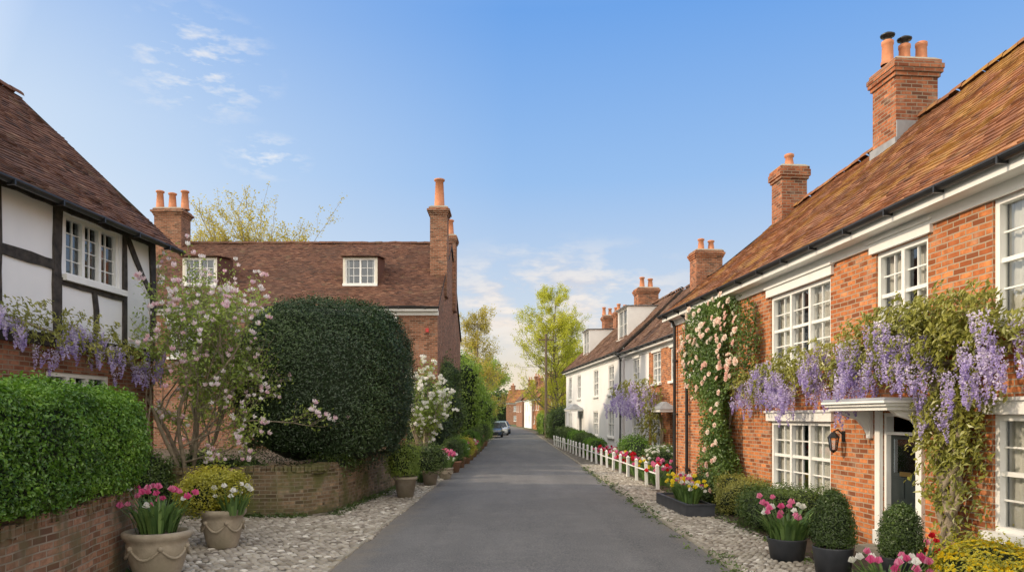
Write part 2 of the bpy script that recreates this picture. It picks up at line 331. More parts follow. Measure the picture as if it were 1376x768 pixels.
def window(parent,s0,s1,z0,z1,lights=3,cols=2,rows=4,lintel=True,curtain=.4,sash=True,fm=None,y=0,thick=.07,mt=.02,sill=True,dep=.6):
    fm=fm or WHITE; w=s1-s0;h=z1-z0; g=Geo()
    gy=.1
    g.poly([(0.01,gy,.01),(w-.01,gy,.01),(w-.01,gy,h-.01),(.01,gy,h-.01)],0)
    D=dep
    g.poly([(0,D,0),(w,D,0),(w,D,h),(0,D,h)],1); g.poly([(0,.13,0),(0,D,0),(0,D,h),(0,.13,h)],1); g.poly([(w,.13,0),(w,.13,h),(w,D,h),(w,D,0)],1)
    g.poly([(0,.13,0),(w,.13,0),(w,D,0),(0,D,0)],1); g.poly([(0,.13,h),(0,D,h),(w,D,h),(w,.13,h)],1)
    if curtain:
        for a,b in ((.03,w*curtain/2),(w-w*curtain/2,w-.03)):
            nx=max(6,int((b-a)/.03)); xs=np.linspace(a,b,nx); yy=.19+.018*np.sin(np.arange(nx)*1.9+s0)
            V=[]
            for x,q in zip(xs,yy): V+= [(x,q,.02),(x,q,h-.02)]
            g.add(V,[(2*i,2*i+2,2*i+3,2*i+1) for i in range(nx-1)],2)
    ob=g.obj('window',[GLASS,DARKIN,CURT],parent,(s0,y,z0))
    f=Geo(); t=thick
    f.box(0.002,t,.03,.12,0.002,h-.002); f.box(w-t,w-.002,.03,.12,0.002,h-.002); f.box(t,w-t,.032,.12,h-t,h-.003); f.box(t,w-t,.032,.12,.003,t)
    iw=(w-2*t); lw=iw/lights
    for i in range(1,lights): f.box(t+i*lw-.035,t+i*lw+.035,.034,.118,t,h-t)
    if sash: f.box(t,w-t,.055,.115,h/2-.025,h/2+.025)
    for i in range(lights):
        for c in range(1,cols): x=t+i*lw+c*lw/cols; f.box(x-mt/2,x+mt/2,.078,.116,t,h-t)
    for r in range(1,rows):
        z=t+(h-2*t)*r/rows
        if sash and r*2==rows: continue
        f.box(t,w-t,.080,.114,z-mt/2,z+mt/2)
    f.obj('frame',[fm],ob)
    if sill:
        q=Geo(); q.box(-.09,w+.09,-.10,.03,-.085,.014); q.obj('sill',[fm],ob)
    if lintel:
        q=Geo(); q.box(-.10,w+.10,-.05,.05,h+.002,h+.15); q.box(-.13,w+.13,-.08,.04,h+.151,h+.19); q.obj('lintel',[fm],ob)
    return ob
def tiles(g,A,B,C,D,mat=0,tw=.165,ex=.10,sag=0,seed=1,lift=.022,under=None):
    A,B,C,D=[np.array(p,float) for p in (A,B,C,D)]; rng=R(seed)
    nr=int(np.linalg.norm(D-A)/ex); nc=int(np.linalg.norm(B-A)/tw)
    r,c=np.meshgrid(np.arange(nr),np.arange(nc+1),indexing='ij'); r=r.ravel().astype(float);c=c.ravel().astype(float)
    u0=(c-.5*(r%2)+rng.normal(0,.02,len(r)))/nc; u1=u0+.975/nc; u0=np.clip(u0,0,1);u1=np.clip(u1,0,1); ok=u1-u0>.15/nc; r,u0,u1=r[ok],u0[ok],u1[ok]
    n_=len(r); v0=(r+rng.normal(0,.035,n_))/nr; v0[r==0]=0; v1=np.clip((r+1.2)/nr,0,1)
    nn=np.cross(B-A,D-A); nn/=np.linalg.norm(nn)
    def P(u,v):
        u=u[:,None];v=v[:,None]; p=(1-v)*((1-u)*A+u*B)+v*((1-u)*D+u*C)
        s_=-sag*(np.sin(np.pi*v)*(.6+.4*np.sin(u*9+seed)))+(.014*np.sin(u*37+v*11+seed)+.012*np.sin(u*17-v*23+seed))*(sag>0)
        return p+nn*s_
    l0=(lift+rng.normal(0,.004,n_))[:,None]*nn; l1=(lift*.2)*nn; dl=(rng.normal(0,.003,n_))[:,None]*nn
    V=np.stack([P(u0,v0)+l0+dl,P(u1,v0)+l0-dl,P(u1,v1)+l1,P(u0,v1)+l1,P(u0,v0),P(u1,v0),P(u1,v1)-nn*.01,P(u0,v1)-nn*.01],1).reshape(-1,3)
    b=np.arange(n_)*8; Q=np.concatenate([np.stack([b+i for i in q],1) for q in ((0,1,2,3),(4,5,1,0),(4,0,3,7),(1,5,6,2))])
    t=.5+rng.normal(0,.24,n_)+.05*np.sin(r*.7); g.add(V,Q,mat,np.tile(t,4))
    if under is not None:
        m=12; uu,vv=np.meshgrid(np.linspace(0,1,m),np.linspace(0,1,m)); V=P(uu.ravel(),vv.ravel())-nn*.04
        i=np.arange(m-1)[:,None]*m; j=np.arange(m-1)[None]; g.add(V,np.stack([i+j,i+j+1,i+m+j+1,i+m+j],-1).reshape(-1,4),under)
def roof(parent,L,depth,ez,rz0,rz1,ov=.32,vx0=.12,vx1=.12,tmat=None,sag=.04,seed=1,hip0=0,hip1=0,sof=WHITE,tw=.165,ex=.10,gutter=True):
    g=Geo(); hy=depth/2; a,b=-vx0,L+vx1
    E0=(a,-ov,ez);E1=(b,-ov,ez);R1=(b-hip1,hy,rz1);R0=(a+hip0,hy,rz0); F0=(a,depth+ov,ez);F1=(b,depth+ov,ez)
    tiles(g,E0,E1,R1,R0,0,tw,ex,sag,seed,under=1); tiles(g,F1,F0,R0,R1,0,tw*2,ex*2,0,seed+1,under=1)
    if hip0: tiles(g,F0,E0,R0,R0,0,tw,ex,0,seed+2,under=1)
    if hip1: tiles(g,E1,F1,R1,R1,0,tw,ex,0,seed+2,under=1)
    for x,r in ((a,R0),(b,R1)):
        if (x==a and hip0) or (x==b and hip1): continue
        g.poly([(x,-ov,ez+.02),(x,hy,r[2]+.0),(x,hy,r[2]-.16),(x,-ov,ez-.10)],1); g.poly([(x,depth+ov,ez+.02),(x,hy,r[2]+.0),(x,hy,r[2]-.16),(x,depth+ov,ez-.10)],1)
    n=int((b-a-hip0-hip1)/.32); rng=R(seed+9)
    for i in range(n):
        t0=i/n;t1=(i+.97)/n; p0=np.array(R0)*(1-t0)+np.array(R1)*t0; p1=np.array(R0)*(1-t1)+np.array(R1)*t1
        V=[];m=7
        for p in (p0,p1):
            dz=rng.normal(0,.01)
            for k in range(m):
                th=math.pi*k/(m-1); V.append((p[0],p[1]+.13*math.cos(th),p[2]-.02+dz+.12*math.sin(th)))
        g.add(V,[(k,k+1,m+k+1,m+k) for k in range(m-1)],0,np.full(m-1,rng.uniform(.35,.8)))
    o=g.obj('roof',[tmat,TIMBER],parent)
    if sof:
        q=Geo(); q.box(a+.02,b-.02,-ov+.03,-ov+.055,ez-.17,ez-.03); q.box(a+.02,b-.02,-ov+.056,-.003,ez-.165,ez-.14); q.box(a+.02,b-.02,-.045,-.004,ez-.30,ez-.166); q.obj('fascia',[sof],parent)
    if gutter:
        q=Geo(); m=8; V=[]
        for x in (a-.03,b+.03):
            for k in range(m):
                th=math.pi+math.pi*k/(m-1); V.append((x,-ov-.03+.065*math.cos(th),ez-.015+.065*math.sin(th)))
        q.add(V,[(k,m+k,m+k+1,k+1) for k in range(m-1)]); 
        q.box(a-.03,b+.03,-ov-.10,-ov-.088,ez-.03,ez-.005)
        for x in np.arange(a+.4,b,1.0): q.box(x,x+.03,-ov-.105,-ov+.02,ez-.10,ez-.02)
        q.obj('gutter',[BLACK],parent)
    return o
def shell(parent,L,H,depth,rz0,rz1,holes,mats,split=None,xsplit=None,gable0=True,gable1=True,name='wall',rev=.14,ridge_drop=.16):
    g=Geo(); hy=depth/2
    if split:
        facade(g,L,split,[h for h in holes if h[3]<=split],0,rev); facade(g,L,H,[h for h in holes if h[2]>=split],1,rev,z0=split)
    elif xsplit:
        facade(g,xsplit,H,[h for h in holes if h[1]<=xsplit],1,rev); facade(g,L,H,[h for h in holes if h[0]>=xsplit],0,rev,x0=xsplit)
    else: facade(g,L,H,holes,0,rev)
    def side(x,rz,m,flip):
        p=[(x,0,0),(x,depth,0),(x,depth,H),(x,hy,rz-ridge_drop),(x,0,H)]
        g.poly(p if flip else p[::-1],m)
    side(0,rz0 if gable0 else H+ridge_drop,0,False); side(L,rz1 if gable1 else H+ridge_drop,0,True)
    g.poly([(0,depth,0),(0,depth,H),(L,depth,H),(L,depth,0)],0)
    return g.obj(name,mats,parent)
def chimney(parent,x,y,w,d,zb,zt,pots,ph=.5,pr=.13,cap=.09,mat=None,cowl=False,taper=True):
    g=Geo(); x0,x1,y0,y1=-w/2,w/2,-d/2,d/2; H=zt-zb
    g.box(x0,x1,y0,y1,0,H-.32)
    for i,(e,za,zc) in enumerate(((.035,.32,.245),(.07,.244,.17),(cap,.169,.08),(.05,.079,.0))): g.box(x0-e,x1+e,y0-e,y1+e,H-za,H-zc)
    g.frustum(x0-.05,x1+.05,y0-.05,y1+.05,H+.001,H+.07,-.08,1)
    c=g.obj('chimney',[mat or BR_CH,STONE],parent,(x,y,zb))
    for i in range(pots):
        px=(i-(pots-1)/2)*pr*2.9 if w>=d else 0; py=0 if w>=d else (i-(pots-1)/2)*pr*2.9
        q=Geo(); r=pr; h=ph*(1 if i%2==0 else .88)
        q.lathe([(r*1.05,0),(r*1.05,.06),(r*.92,.08),(r*(.7 if taper else .85),h-.1),(r*.95,h-.08),(r*.95,h-.02),(r*.7,h),(r*.5,h-.1)],16)
        if cowl and i%3!=2:
            q.lathe([(r*.6,h),(r*.6,h+.07),(r*1.1,h+.08),(r*1.15,h+.11),(.4*r,h+.16),(.001,h+.16)],12,mat=1)
        q.obj('chimney_pot',[TERRA,BLACK],c,(px,py,H+.06),0,True)
    return c
def downpipe(parent,x,z0,z1,y=-.08):
    g=Geo(); g.lathe([(.04,z0),(.04,z1)],10,x,y)
    for z in np.arange(z0+.4,z1,1.4): g.lathe([(.05,z),(.05,z+.08)],10,x,y); g.box(x-.06,x+.06,y,-.002,z+.02,z+.05)
    g.tubes([([(x,y,z1-.02),(x,y-.05,z1+.1),(x,y-.25,z1+.25)],[.04]*3)],8)
    g.tubes([([(x,y,z0+.02),(x,y-.06,z0-.06)],[.042]*2)],8)
    g.obj('drainpipe',[BLACK],parent,smooth=True)
def dormer(parent,x0,x1,y,zb,zt,back,cheek,tmat,roofrise=.35,lights=2,cols=2,rows=3,side=None):
    g=Geo(); w=x1-x0; mats=[cheek,tmat,side or cheek]
    facade(g,w,zt-zb,[(.09,w-.09,.1,zt-zb-.06)],0,.12)
    h=zt-zb
    g.poly([(0,0,0),(0,0,h),(0,back,h+roofrise-.05),(0,back,0)],2); g.poly([(w,0,0),(w,back,0),(w,back,h+roofrise-.05),(w,0,h)],2)
    tiles(g,(-.08,-.12,h+.02),(w+.08,-.12,h+.02),(w+.08,back,h+roofrise+.02),(-.08,back,h+roofrise+.02),1,.165,.105,0,5,under=2)
    o=g.obj('dormer',mats,parent,(x0,y,zb))
    window(o,.09,w-.09,.1,h-.06,lights,cols,rows,False,.25,False,thick=.05,sill=True,dep=.35)
    return o

# ------------------------------------------------------------------ ground, road
def cx(Y): Y=np.asarray(Y,float); return .2+.005*np.minimum(Y,75)-.0005*np.maximum(0,Y-75)**2
def hw(Y): return np.maximum(2.02,2.53-.006*np.asarray(Y,float))
def xl(Y): return cx(Y)-hw(Y)
def xr(Y): return cx(Y)+hw(Y)
g=Geo(); g.poly([(-900,-300,-.02),(900,-300,-.02),(900,1500,-.02),(-900,1500,-.02)]); g.obj('ground',[GRASS],kind='structure')
Ys=np.concatenate([np.arange(-8,100,2.),np.arange(100,260,4.)])
def strip(name,fa,fb,z,mat,ys=Ys,nx=1,crown=0):
    g=Geo(); V=[]
    for y in ys:
        a,b=float(fa(y)),float(fb(y))
        for i in range(nx+1):
            t=i/nx; V.append((a+(b-a)*t,y,z+crown*math.sin(math.pi*t)))
    m=nx+1; Q=[(r*m+i,r*m+i+1,(r+1)*m+i+1,(r+1)*m+i) for r in range(len(ys)-1) for i in range(nx)]
    g.add(V,Q); return g.obj(name,[mat],smooth=True,kind='structure')
wob=lambda y,s:.03*math.sin(y*1.7+s)+.02*math.sin(y*3.9+2*s)+.015*math.sin(y*8.3+s)
Yr=np.concatenate([np.arange(-8,4,2.),np.arange(4,40,.25),np.arange(40,100,2.),np.arange(100,260,4.)])
strip('road',lambda y:xl(y)+wob(y,0)*(y<40),lambda y:xr(y)+wob(y,2)*(y<40),.004,ASPH,ys=Yr,nx=10,crown=.05)
strip('pavement',lambda y:-9.5 if y<14 else -3.9,lambda y:xl(y)+.12,.0,VERGE)
strip('pavement',lambda y:xr(y)-.12,lambda y:max(float(xr(y))+1.0,4.3-.04*y if y<20 else 3.5-.03*(y-20)),.0,VERGE)
for side in (-1,1):
    g=Geo(); rng=R(20+side); y=3.0
    while y<95:
        l=rng.uniform(.18,.36)*(1 if y<40 else 2); x=float(xl(y+l/2) if side<0 else xr(y+l/2))+side*.05+rng.normal(0,.008); w=.09*rng.uniform(.8,1.2)
        z=.026+rng.normal(0,.006)
        g.frustum(x-w/2,x+w/2,y,y+l-.02,-.01,z,-.012); y+=l
    g.obj('kerb',[STONE],kind='structure')
def cobbles(pts,seed,r0=.05):
    rng=R(seed); n=len(pts); m=7; a=np.linspace(0,2*math.pi,m,endpoint=False)
    rx=r0*rng.uniform(.75,1.12,n); ry=r0*rng.uniform(.85,1.35,n); ro=rng.uniform(0,3.14,n); h=rng.uniform(.016,.032,n)
    rings=[]
    for f,hz in ((1,0),(.84,.75),(.42,1)):
        c=np.cos(a)[None]*rx[:,None]*f*(1+rng.normal(0,.06,(n,m))); s=np.sin(a)[None]*ry[:,None]*f*(1+rng.normal(0,.06,(n,m)))
        X=pts[:,0:1]+c*np.cos(ro)[:,None]-s*np.sin(ro)[:,None]; Y=pts[:,1:2]+c*np.sin(ro)[:,None]+s*np.cos(ro)[:,None]
        rings.append(np.stack([X,Y,np.repeat((h*hz)[:,None],m,1)+.0],-1))
    V=np.concatenate(rings,1); b=(np.arange(n)*3*m)[:,None]; g=Geo(); j=np.arange(m)[None];j2=(j+1)%m
    Q=np.concatenate([np.stack([b+k*m+j,b+k*m+j2,b+(k+1)*m+j2,b+(k+1)*m+j],-1).reshape(-1,4) for k in (0,1)])
    t=np.clip(.5+rng.normal(0,.24,n),0,1)
    g.add(V.reshape(-1,3),Q,0,np.concatenate([np.repeat(t,m)]*2))
    g.F.append((b+2*m+j,0,t))
    return g.obj('cobblestones',[COBB],smooth=True,kind='stuff',label='rounded flint cobbles beside the road',category='cobblestones')
def grid_pts(y0,y1,fa,fb,sp,seed):
    rng=R(seed); ys=np.arange(y0,y1,sp*.88); out=[]
    for i,y in enumerate(ys):
        a,b=fa(y),fb(y)
        if b-a<sp: continue
        xs=np.arange(a+sp/2,b,sp)+(sp/2 if i%2 else 0); xs=xs[xs<b-.02]
        out.append(np.stack([xs+rng.normal(0,sp*.11,len(xs)),np.full(len(xs),y)+rng.normal(0,sp*.11,len(xs))],1))
    P=np.concatenate(out); return P[rng.uniform(0,1,len(P))<.98]
def lw(y):
    if y<9.6: return -3.4-.137*y
    if y<14.25: return -6.6
    return -3.6+(y-14.3)*.077
cobbles(grid_pts(5,26,lw,lambda y:float(xl(y))-.02,.105,1),1,.050)
cobbles(grid_pts(7.2,30,lambda y:float(xr(y))+.04,lambda y:float(xr(y))+.07+(1.25 if y<18 else 1.1),.088,2),2,.042)
g=Geo(); g.poly([(-9,4.9,.8),(-4.3,4.9,.8),(-4.9,9.5,.8),(-9,9.5,.8)]); g.poly([(-9,14.6,.8),(-3.75,14.6,.8),(-3.3,20,.8),(-3.1,28.4,.7),(-18,28.4,.7),(-18,14.6,.8)]); g.obj('garden_ground',[SOIL],kind='structure')
g=Geo(); g.poly([(4.15,5,.02),(6,5,.02),(4.6,20,.02),(3.6,20,.02)]); g.poly([(3.9,20,.03),(7,20,.03),(7,27,.03),(5.6,36,.03),(3.9,54,.03),(3.1,54,.03),(3.4,36,.03)]); g.obj('flower_bed_ground',[SOIL],kind='structure')
rng=R(77); P=[]
for i in range(900):
    y=rng.uniform(6,28)
    if rng.random()<.55:
        if 9.6<y<14: x=rng.uniform(-6,-3.9); y=14.2-abs(rng.normal(0,.12))
        else: x=lw(y)+abs(rng.normal(0,.14))
    else: x=float(xr(y))+rng.choice([.0,1.3,1.3])+rng.normal(0,.1)
    m=rng.integers(5,18); P.append(np.stack([x+rng.normal(0,.045,m),y+rng.normal(0,.06,m),np.abs(rng.normal(.02,.03,m))],1))
P=np.concatenate(P); g=Geo(); add_leaves(g,P,np.tile([0,0,1.],(len(P),1)),.055,.45,rng,0,.8); g.obj('weeds',[L_SHRUB],kind='stuff',label='small weeds and moss between the cobbles',category='weeds')

# ------------------------------------------------------------------ walls in the garden
def brick_wall(name,label,pts,h0,h1,th,mat,cap=True,seed=1):
    pts=[np.array(p,float) for p in pts]; t=thing(name,label,'wall',(pts[0][0],pts[0][1],0),0); rng=R(seed)
    P=[pts[0]]
    for a,b in zip(pts[:-1],pts[1:]):
        n=max(1,int(np.linalg.norm(b-a)/.45))
        for i in range(1,n+1): P.append(a+(b-a)*i/n)
    P=np.array(P)-pts[0]; d=np.gradient(P,axis=0); d/=np.linalg.norm(d,axis=1)[:,None]; nr=np.stack([-d[:,1],d[:,0]],1)
    L=np.concatenate([[0],np.cumsum(np.linalg.norm(np.diff(P,axis=0),axis=1))]); hs=h0+(h1-h0)*L/L[-1]+rng.normal(0,.014,len(P)); ou=rng.normal(0,.014,len(P))
    A=P+nr*ou[:,None]; B=P+nr*th; g=Geo(); n=len(P)
    v=lambda p,z:(p[0],p[1],z)
    for i in range(n-1):
        g.poly([v(A[i],-.02),v(A[i+1],-.02),v(A[i+1],hs[i+1]),v(A[i],hs[i])]); g.poly([v(B[i+1],-.02),v(B[i],-.02),v(B[i],hs[i]),v(B[i+1],hs[i+1])]); g.poly([v(A[i],hs[i]),v(A[i+1],hs[i+1]),v(B[i+1],hs[i+1]),v(B[i],hs[i])])
    g.poly([v(B[0],-.02),v(A[0],-.02),v(A[0],hs[0]),v(B[0],hs[0])]); g.poly([v(A[-1],-.02),v(B[-1],-.02),v(B[-1],hs[-1]),v(A[-1],hs[-1])])
    g.obj('wall_face',[mat],t)
    if cap:
        q=Geo(); x=0
        def at(s): return np.array([np.interp(s,L,P[:,0]),np.interp(s,L,P[:,1])])
        while x<L[-1]-.03:
            xe=min(L[-1],x+.068)
            p0,p1=at(x),at(xe); dd=(p1-p0)/(np.linalg.norm(p1-p0)+1e-9); nn=np.array([-dd[1],dd[0]]); z=np.interp(x,L,hs)+rng.normal(0,.012); o0=-.02+rng.normal(0,.014); zt=z+.10+rng.normal(0,.007)
            c=[p0+nn*o0,p1+nn*o0,p0+nn*(th+.02),p1+nn*(th+.02)]; V=[v(k,z-.012) for k in c]+[v(k,zt) for k in c]
            q.add(V,[(0,2,3,1),(4,5,7,6),(0,1,5,4),(2,6,7,3),(0,4,6,2),(1,3,7,5)]); x+=.078
        q.obj('coping',[mat],t)
    return t
brick_wall('garden_wall','low red brick garden wall under a clipped box hedge',[(-4.13,5.0),(-4.76,9.5),(-4.9,9.75),(-6.9,12.5)],.88,.90,.3,BR_WALL,seed=1)
brick_wall('garden_wall','mossy weathered brick garden wall curving along the lane',[(-7.1,14.4),(-5.0,14.2),(-4.5,14.25),(-4.05,14.45),(-3.75,14.8),(-3.58,15.3),(-3.5,16.0),(-3.14,20.2)],.82,.92,.3,BR_MOSS,seed=2)
brick_wall('garden_wall','old brick wall continuing beside the verge',[(-3.14,20.4),(-2.95,28.3)],.92,.95,.3,BR_MOSS,seed=3)

# ------------------------------------------------------------------ right orange brick house
H1=thing('brick_house','orange brick cottage with white sash windows and clay tile roof','house',(4.34,20,0),math.atan2(-1,.089))
wins=[(6.0,8.2,2.84,4.15,3),(9.45,10.6,2.98,4.22,2),(11.72,13.9,2.94,4.33,3),(1.5,2.35,2.95,4.15,1),(6.0,8.2,.58,1.83,3),(11.72,13.9,.62,1.93,3)]
door=(9.62,10.42,.12,1.96)
shell(H1,16.5,4.62,6,7.3,8.2,[w[:4] for w in wins]+[door],[BR_R])
for w in wins: window(H1,w[0],w[1],w[2],w[3],w[4],2,4,True,.8)
roof(H1,16.5,6,4.62,7.3,8.2,.32,.1,.1,TILE_R,.06,3)
def loc_of(X,Y,o):
    a=o.rotation_euler[2]; dx,dy=X-o.location.x,Y-o.location.y; return (dx*math.cos(a)+dy*math.sin(a),-dx*math.sin(a)+dy*math.cos(a))
x,y=loc_of(7.70,14.6,H1); c=chimney(H1,x,y,.78,.84,6.6,8.72,3,.48,.12,.085,cowl=True,mat=BR_CH,taper=False)
g=Geo(); g.box(-.43,.43,-.465,-.423,.0,.62); g.box(.393,.42,-.42,.42,.0,.95); c2=g.obj('flashing',[LEAD],c)
x,y=loc_of(7.3,19.6,H1); chimney(H1,x,y,.6,.68,6.6,8.4,1,.36,.13,.07)
downpipe(H1,1.35,.15,4.3)
downpipe(H1,.35,.15,4.3)
g=Geo(); w=.8; h=1.84
g.box(.05,w-.05,.09,.13,0.02,h-.3)
for (a,b,c_,d) in ((.12,.36,.12,.6),(.44,.68,.12,.6),(.12,.36,.68,.95),(.44,.68,.68,.95)): g.box(a,b,.078,.089,c_,d)
g.box(.12,.68,.085,.089,1.02,1.48,1)
dr=g.obj('door',[DOORM,GLASS],H1,(door[0],0,door[2]))
g=Geo(); g.lathe([(.001,0),(.03,.0),(.03,.05),(.001,.06)],12); hd=g.obj('handle',[BRASS],dr,(.68,.06,.9),0,True)
g=Geo(); g.box(.28,.52,.066,.077,.98-.30,.98-.24); g.obj('letterbox',[BRASS],dr,(0,0,.3))
g=Geo(); g.box(0,.05,.02,.13,0,h); g.box(w-.05,w,.02,.13,0,h); g.box(.05,w-.05,.022,.13,h-.05,h); g.box(.05,w-.05,.03,.12,h-.30,h-.26)
g.box(-.12,0,-.05,.03,0,h+.05); g.box(w,w+.12,-.05,.03,0,h+.05); g.box(-.14,.02,-.07,.01,0,.2); g.box(w-.02,w+.14,-.07,.01,0,.2)
g.obj('door_frame',[WHITE],dr)
g=Geo(); g.box(-.1,w+.1,-.35,.1,-.12,0.0); g.obj('doorstep',[STONE],dr)
g=Geo(); g.box(-.36,w+.26,-.60,.0,1.89,1.94); g.box(-.40,w+.30,-.64,0,1.941,1.98); g.box(-.43,w+.33,-.68,0,1.981,2.01)
g.frustum(-.43,w+.33,-.68,.0,2.011,2.05,-.03,1)
for xx in (-.32,w+.12):
    g.box(xx,xx+.09,-.06,-.003,1.5,1.888)
    V=[(xx+.01,-.06,1.55),(xx+.01,-.06,1.888),(xx+.01,-.5,1.888),(xx+.01,-.42,1.82),(xx+.01,-.22,1.76),(xx+.01,-.12,1.65)]
    g.poly(V); V2=[(p[0]+.07,p[1],p[2]) for p in V]; g.poly(V2[::-1])
    for i in range(6): j=(i+1)%6; g.poly([V[i],V2[i],V2[j],V[j]])
g.obj('canopy',[WHITE,LEAD],H1,(door[0],0,door[2]-.02))
g=Geo(); g.box(-.04,.04,-.02,-.003,-.02,.14); g.tubes([([(0,-.02,.08),(0,-.1,.16),(0,-.17,.13)],[.012]*3)],6)
g.lathe([(.001,.13),(.03,.12),(.09,.04),(.085,.03)],6,0,-.17); g.lathe([(.05,-.16),(.055,-.15),(.03,-.18),(.001,-.2)],6,0,-.17)
for k in range(6):
    a=k*math.pi/3; g.tubes([([(.078*math.cos(a),-.17+.078*math.sin(a),.035),(.05*math.cos(a),-.17+.05*math.sin(a),-.155)],[.006]*2)],4)
g.lathe([(.074,.03),(.047,-.15)],6,0,-.17,1)
g.obj('wall_lantern',[BLACK,GLASS],H1,(8.6,0,1.55))

# ------------------------------------------------------------------ row beyond
H2=thing('brick_house','brick and white terraced house with tile roof behind picket fence','house',(5.524,36.4,0),math.atan2(-1,.09))
w2=[(4.9,6.1,3.3,4.6,2),(7.4,8.4,3.3,4.6,2),(1.6,2.7,3.3,4.6,2),(4.6,6.0,.7,2.2,2),(1.4,2.6,.7,2.2,2)]
shell(H2,9.4,5.0,6,8.2,8.2,[w[:4] for w in w2]+[(7.3,8.1,0.1,2.0)],[BR_R,RENDER],xsplit=4.3)
for w in w2: window(H2,w[0],w[1],w[2],w[3],w[4],2,4,True,.5,mt=.03)
g=Geo(); g.box(.04,.76,.1,.14,0,1.9); g.box(.14,.34,.088,.099,.2,.9);g.box(.46,.66,.088,.099,.2,.9);g.box(.14,.66,.088,.099,1.05,1.7); g.obj('door',[DOORM],H2,(7.3,0,.1))
g=Geo(); g.box(-.2,1.0,-.7,0,2.1,2.2); g.frustum(-.25,1.05,-.75,0,2.201,2.5,-.35,1); g.obj('canopy',[WHITE,LEAD],H2,(7.3,0,0))
g=Geo(); g.box(4.3,9.4,-.03,-.003,4.68,4.84); g.obj('cornice',[WHITE],H2)
roof(H2,9.4,6,5.0,8.2,8.2,.3,.05,.1,TILE_D,.05,13,tw=.2,ex=.14)
chimney(H2,3.0,3.0,.9,1.2,7.3,9.35,2,.55,.16,.1)
downpipe(H2,9.0,.1,4.7)
H3=thing('white_house','long white rendered cottage with sash windows and tile roof','house',(3.94,54,0),math.atan2(-1,.09))
w3=[(1.2,2.3,3.1,4.65,2),(4.6,5.8,3.1,4.65,2),(10.0,11.3,3.1,4.65,2),(14.0,15.3,3.1,4.65,2),(1.0,2.3,.9,2.2,2),(9.8,11.2,.85,2.25,2),(13.8,15.3,.85,2.25,2)]
shell(H3,17.2,5.15,6,8.3,8.3,[w[:4] for w in w3]+[(5.2,6.1,.1,2.1)],[RENDER])
for w in w3: window(H3,w[0],w[1],w[2],w[3],w[4],2,4,False,.4,mt=.03)
g=Geo(); g.box(.04,.86,.1,.14,0,2.0); g.box(.14,.4,.088,.099,.2,.9);g.box(.5,.76,.088,.099,.2,.9);g.box(.14,.76,.088,.099,1.05,1.8); g.obj('door',[DOORM],H3,(5.2,0,.1))
g=Geo(); g.box(-.5,1.5,-.9,0,2.3,2.4); g.frustum(-.55,1.55,-.95,0,2.401,2.75,-.4,1); g.box(-.45,-.37,-.85,-.77,0,2.3); g.box(1.37,1.45,-.85,-.77,0,2.3); g.obj('canopy',[WHITE,LEAD],H3,(5.2,0,0))
roof(H3,17.2,6,5.15,8.3,8.3,.3,.1,.05,TILE_D,.05,23,tw=.2,ex=.14)
x,y=loc_of(7.87,43.7,H3); chimney(H3,x,3.0,1.0,1.2,7.4,9.4,2,.65,.17,.1)
chimney(H3,1.0,3.0,.9,1.0,7.4,9.1,3,.6,.15,.1)
chimney(H3,4.6,3.0,.9,1.0,7.4,8.9,2,.5,.15,.1)
dormer(H3,12.8,15.0,.8,6.0,7.75,2.2,WHITE,LEAD,.05,2,2,2); dormer(H3,2.4,4.5,.8,6.0,7.75,2.2,WHITE,LEAD,.05,2,2,2)
downpipe(H3,17.0,.1,4.8)

# ------------------------------------------------------------------ timber framed house
HT=thing('timber_framed_house','white timber framed cottage with black beams and tile roof','house',(-7.973,2,0),math.atan2(.997,.0758))
LT=12.6
wt=[(10.03,11.5,4.18,5.2,3),(9.6,11.2,1.5,2.62,3),(4.5,6.0,4.18,5.2,3)]
shell(HT,LT,5.35,6,8.35,8.35,[w[:4] for w in wt],[BR_OLD,RENDER],split=3.05)
g=Geo(); g.poly([(LT+.004,0,3.05),(LT+.004,6,3.05),(LT+.004,6,5.3),(LT+.004,3,8.15),(LT+.004,0,5.3)]); g.obj('gable_render',[RENDER],HT)
for w in wt: window(HT,w[0],w[1],w[2],w[3],w[4],2,4,False,.0,False,mt=.014)
g=Geo(); rng=R(8)
def beam(x0,z0,x1,z1,wd=.15,out=.035):
    d=np.array([x1-x0,z1-z0]); l=np.linalg.norm(d); d/=l; p=np.array([-d[1],d[0]])*wd/2; n=max(3,int(l/.3)); V=[];F=[]; bow=rng.normal(0,.025)
    for i in range(n+1):
        c=np.array([x0,z0])+d*l*i/n+p/wd*2*bow*math.sin(math.pi*i/n); k=1+rng.normal(0,.10); a=c+p*k;b=c-p*k
        V+=[(a[0],-out,a[1]),(b[0],-out,b[1]),(a[0],.01,a[1]),(b[0],.01,b[1])]
    for i in range(n):
        q=4*i; F+=[(q,q+1,q+5,q+4),(q,q+4,q+6,q+2),(q+1,q+3,q+7,q+5)]
    F+=[(0,2,3,1),(4*n,4*n+1,4*n+3,4*n+2)]
    g.add(V,F)
for x in (LT-.09,9.85,8.55,7.1,5.6,4.2,2.8,1.4,.1): beam(x,3.0,x,5.3,.17,.04)
beam(0,3.1,LT,3.1,.2,.05); beam(0,5.27,LT,5.27,.14,.045); beam(0,4.3,9.85,4.3,.15,.036); beam(9.85,4.08,11.66,4.08,.13,.034); beam(11.62,3.1,11.62,5.25,.11,.038); beam(10.75,3.1,10.75,4.05,.10,.037)
beam(11.72,5.2,LT-.12,4.3,.12,.031)
g.obj('timber_frame',[TIMBER],HT)
roof(HT,LT,6,5.2,8.4,8.4,.4,.1,.28,TILE_O,.10,33,sof=None)
chimney(HT,3,3,1,1.2,7.3,9.6,2)

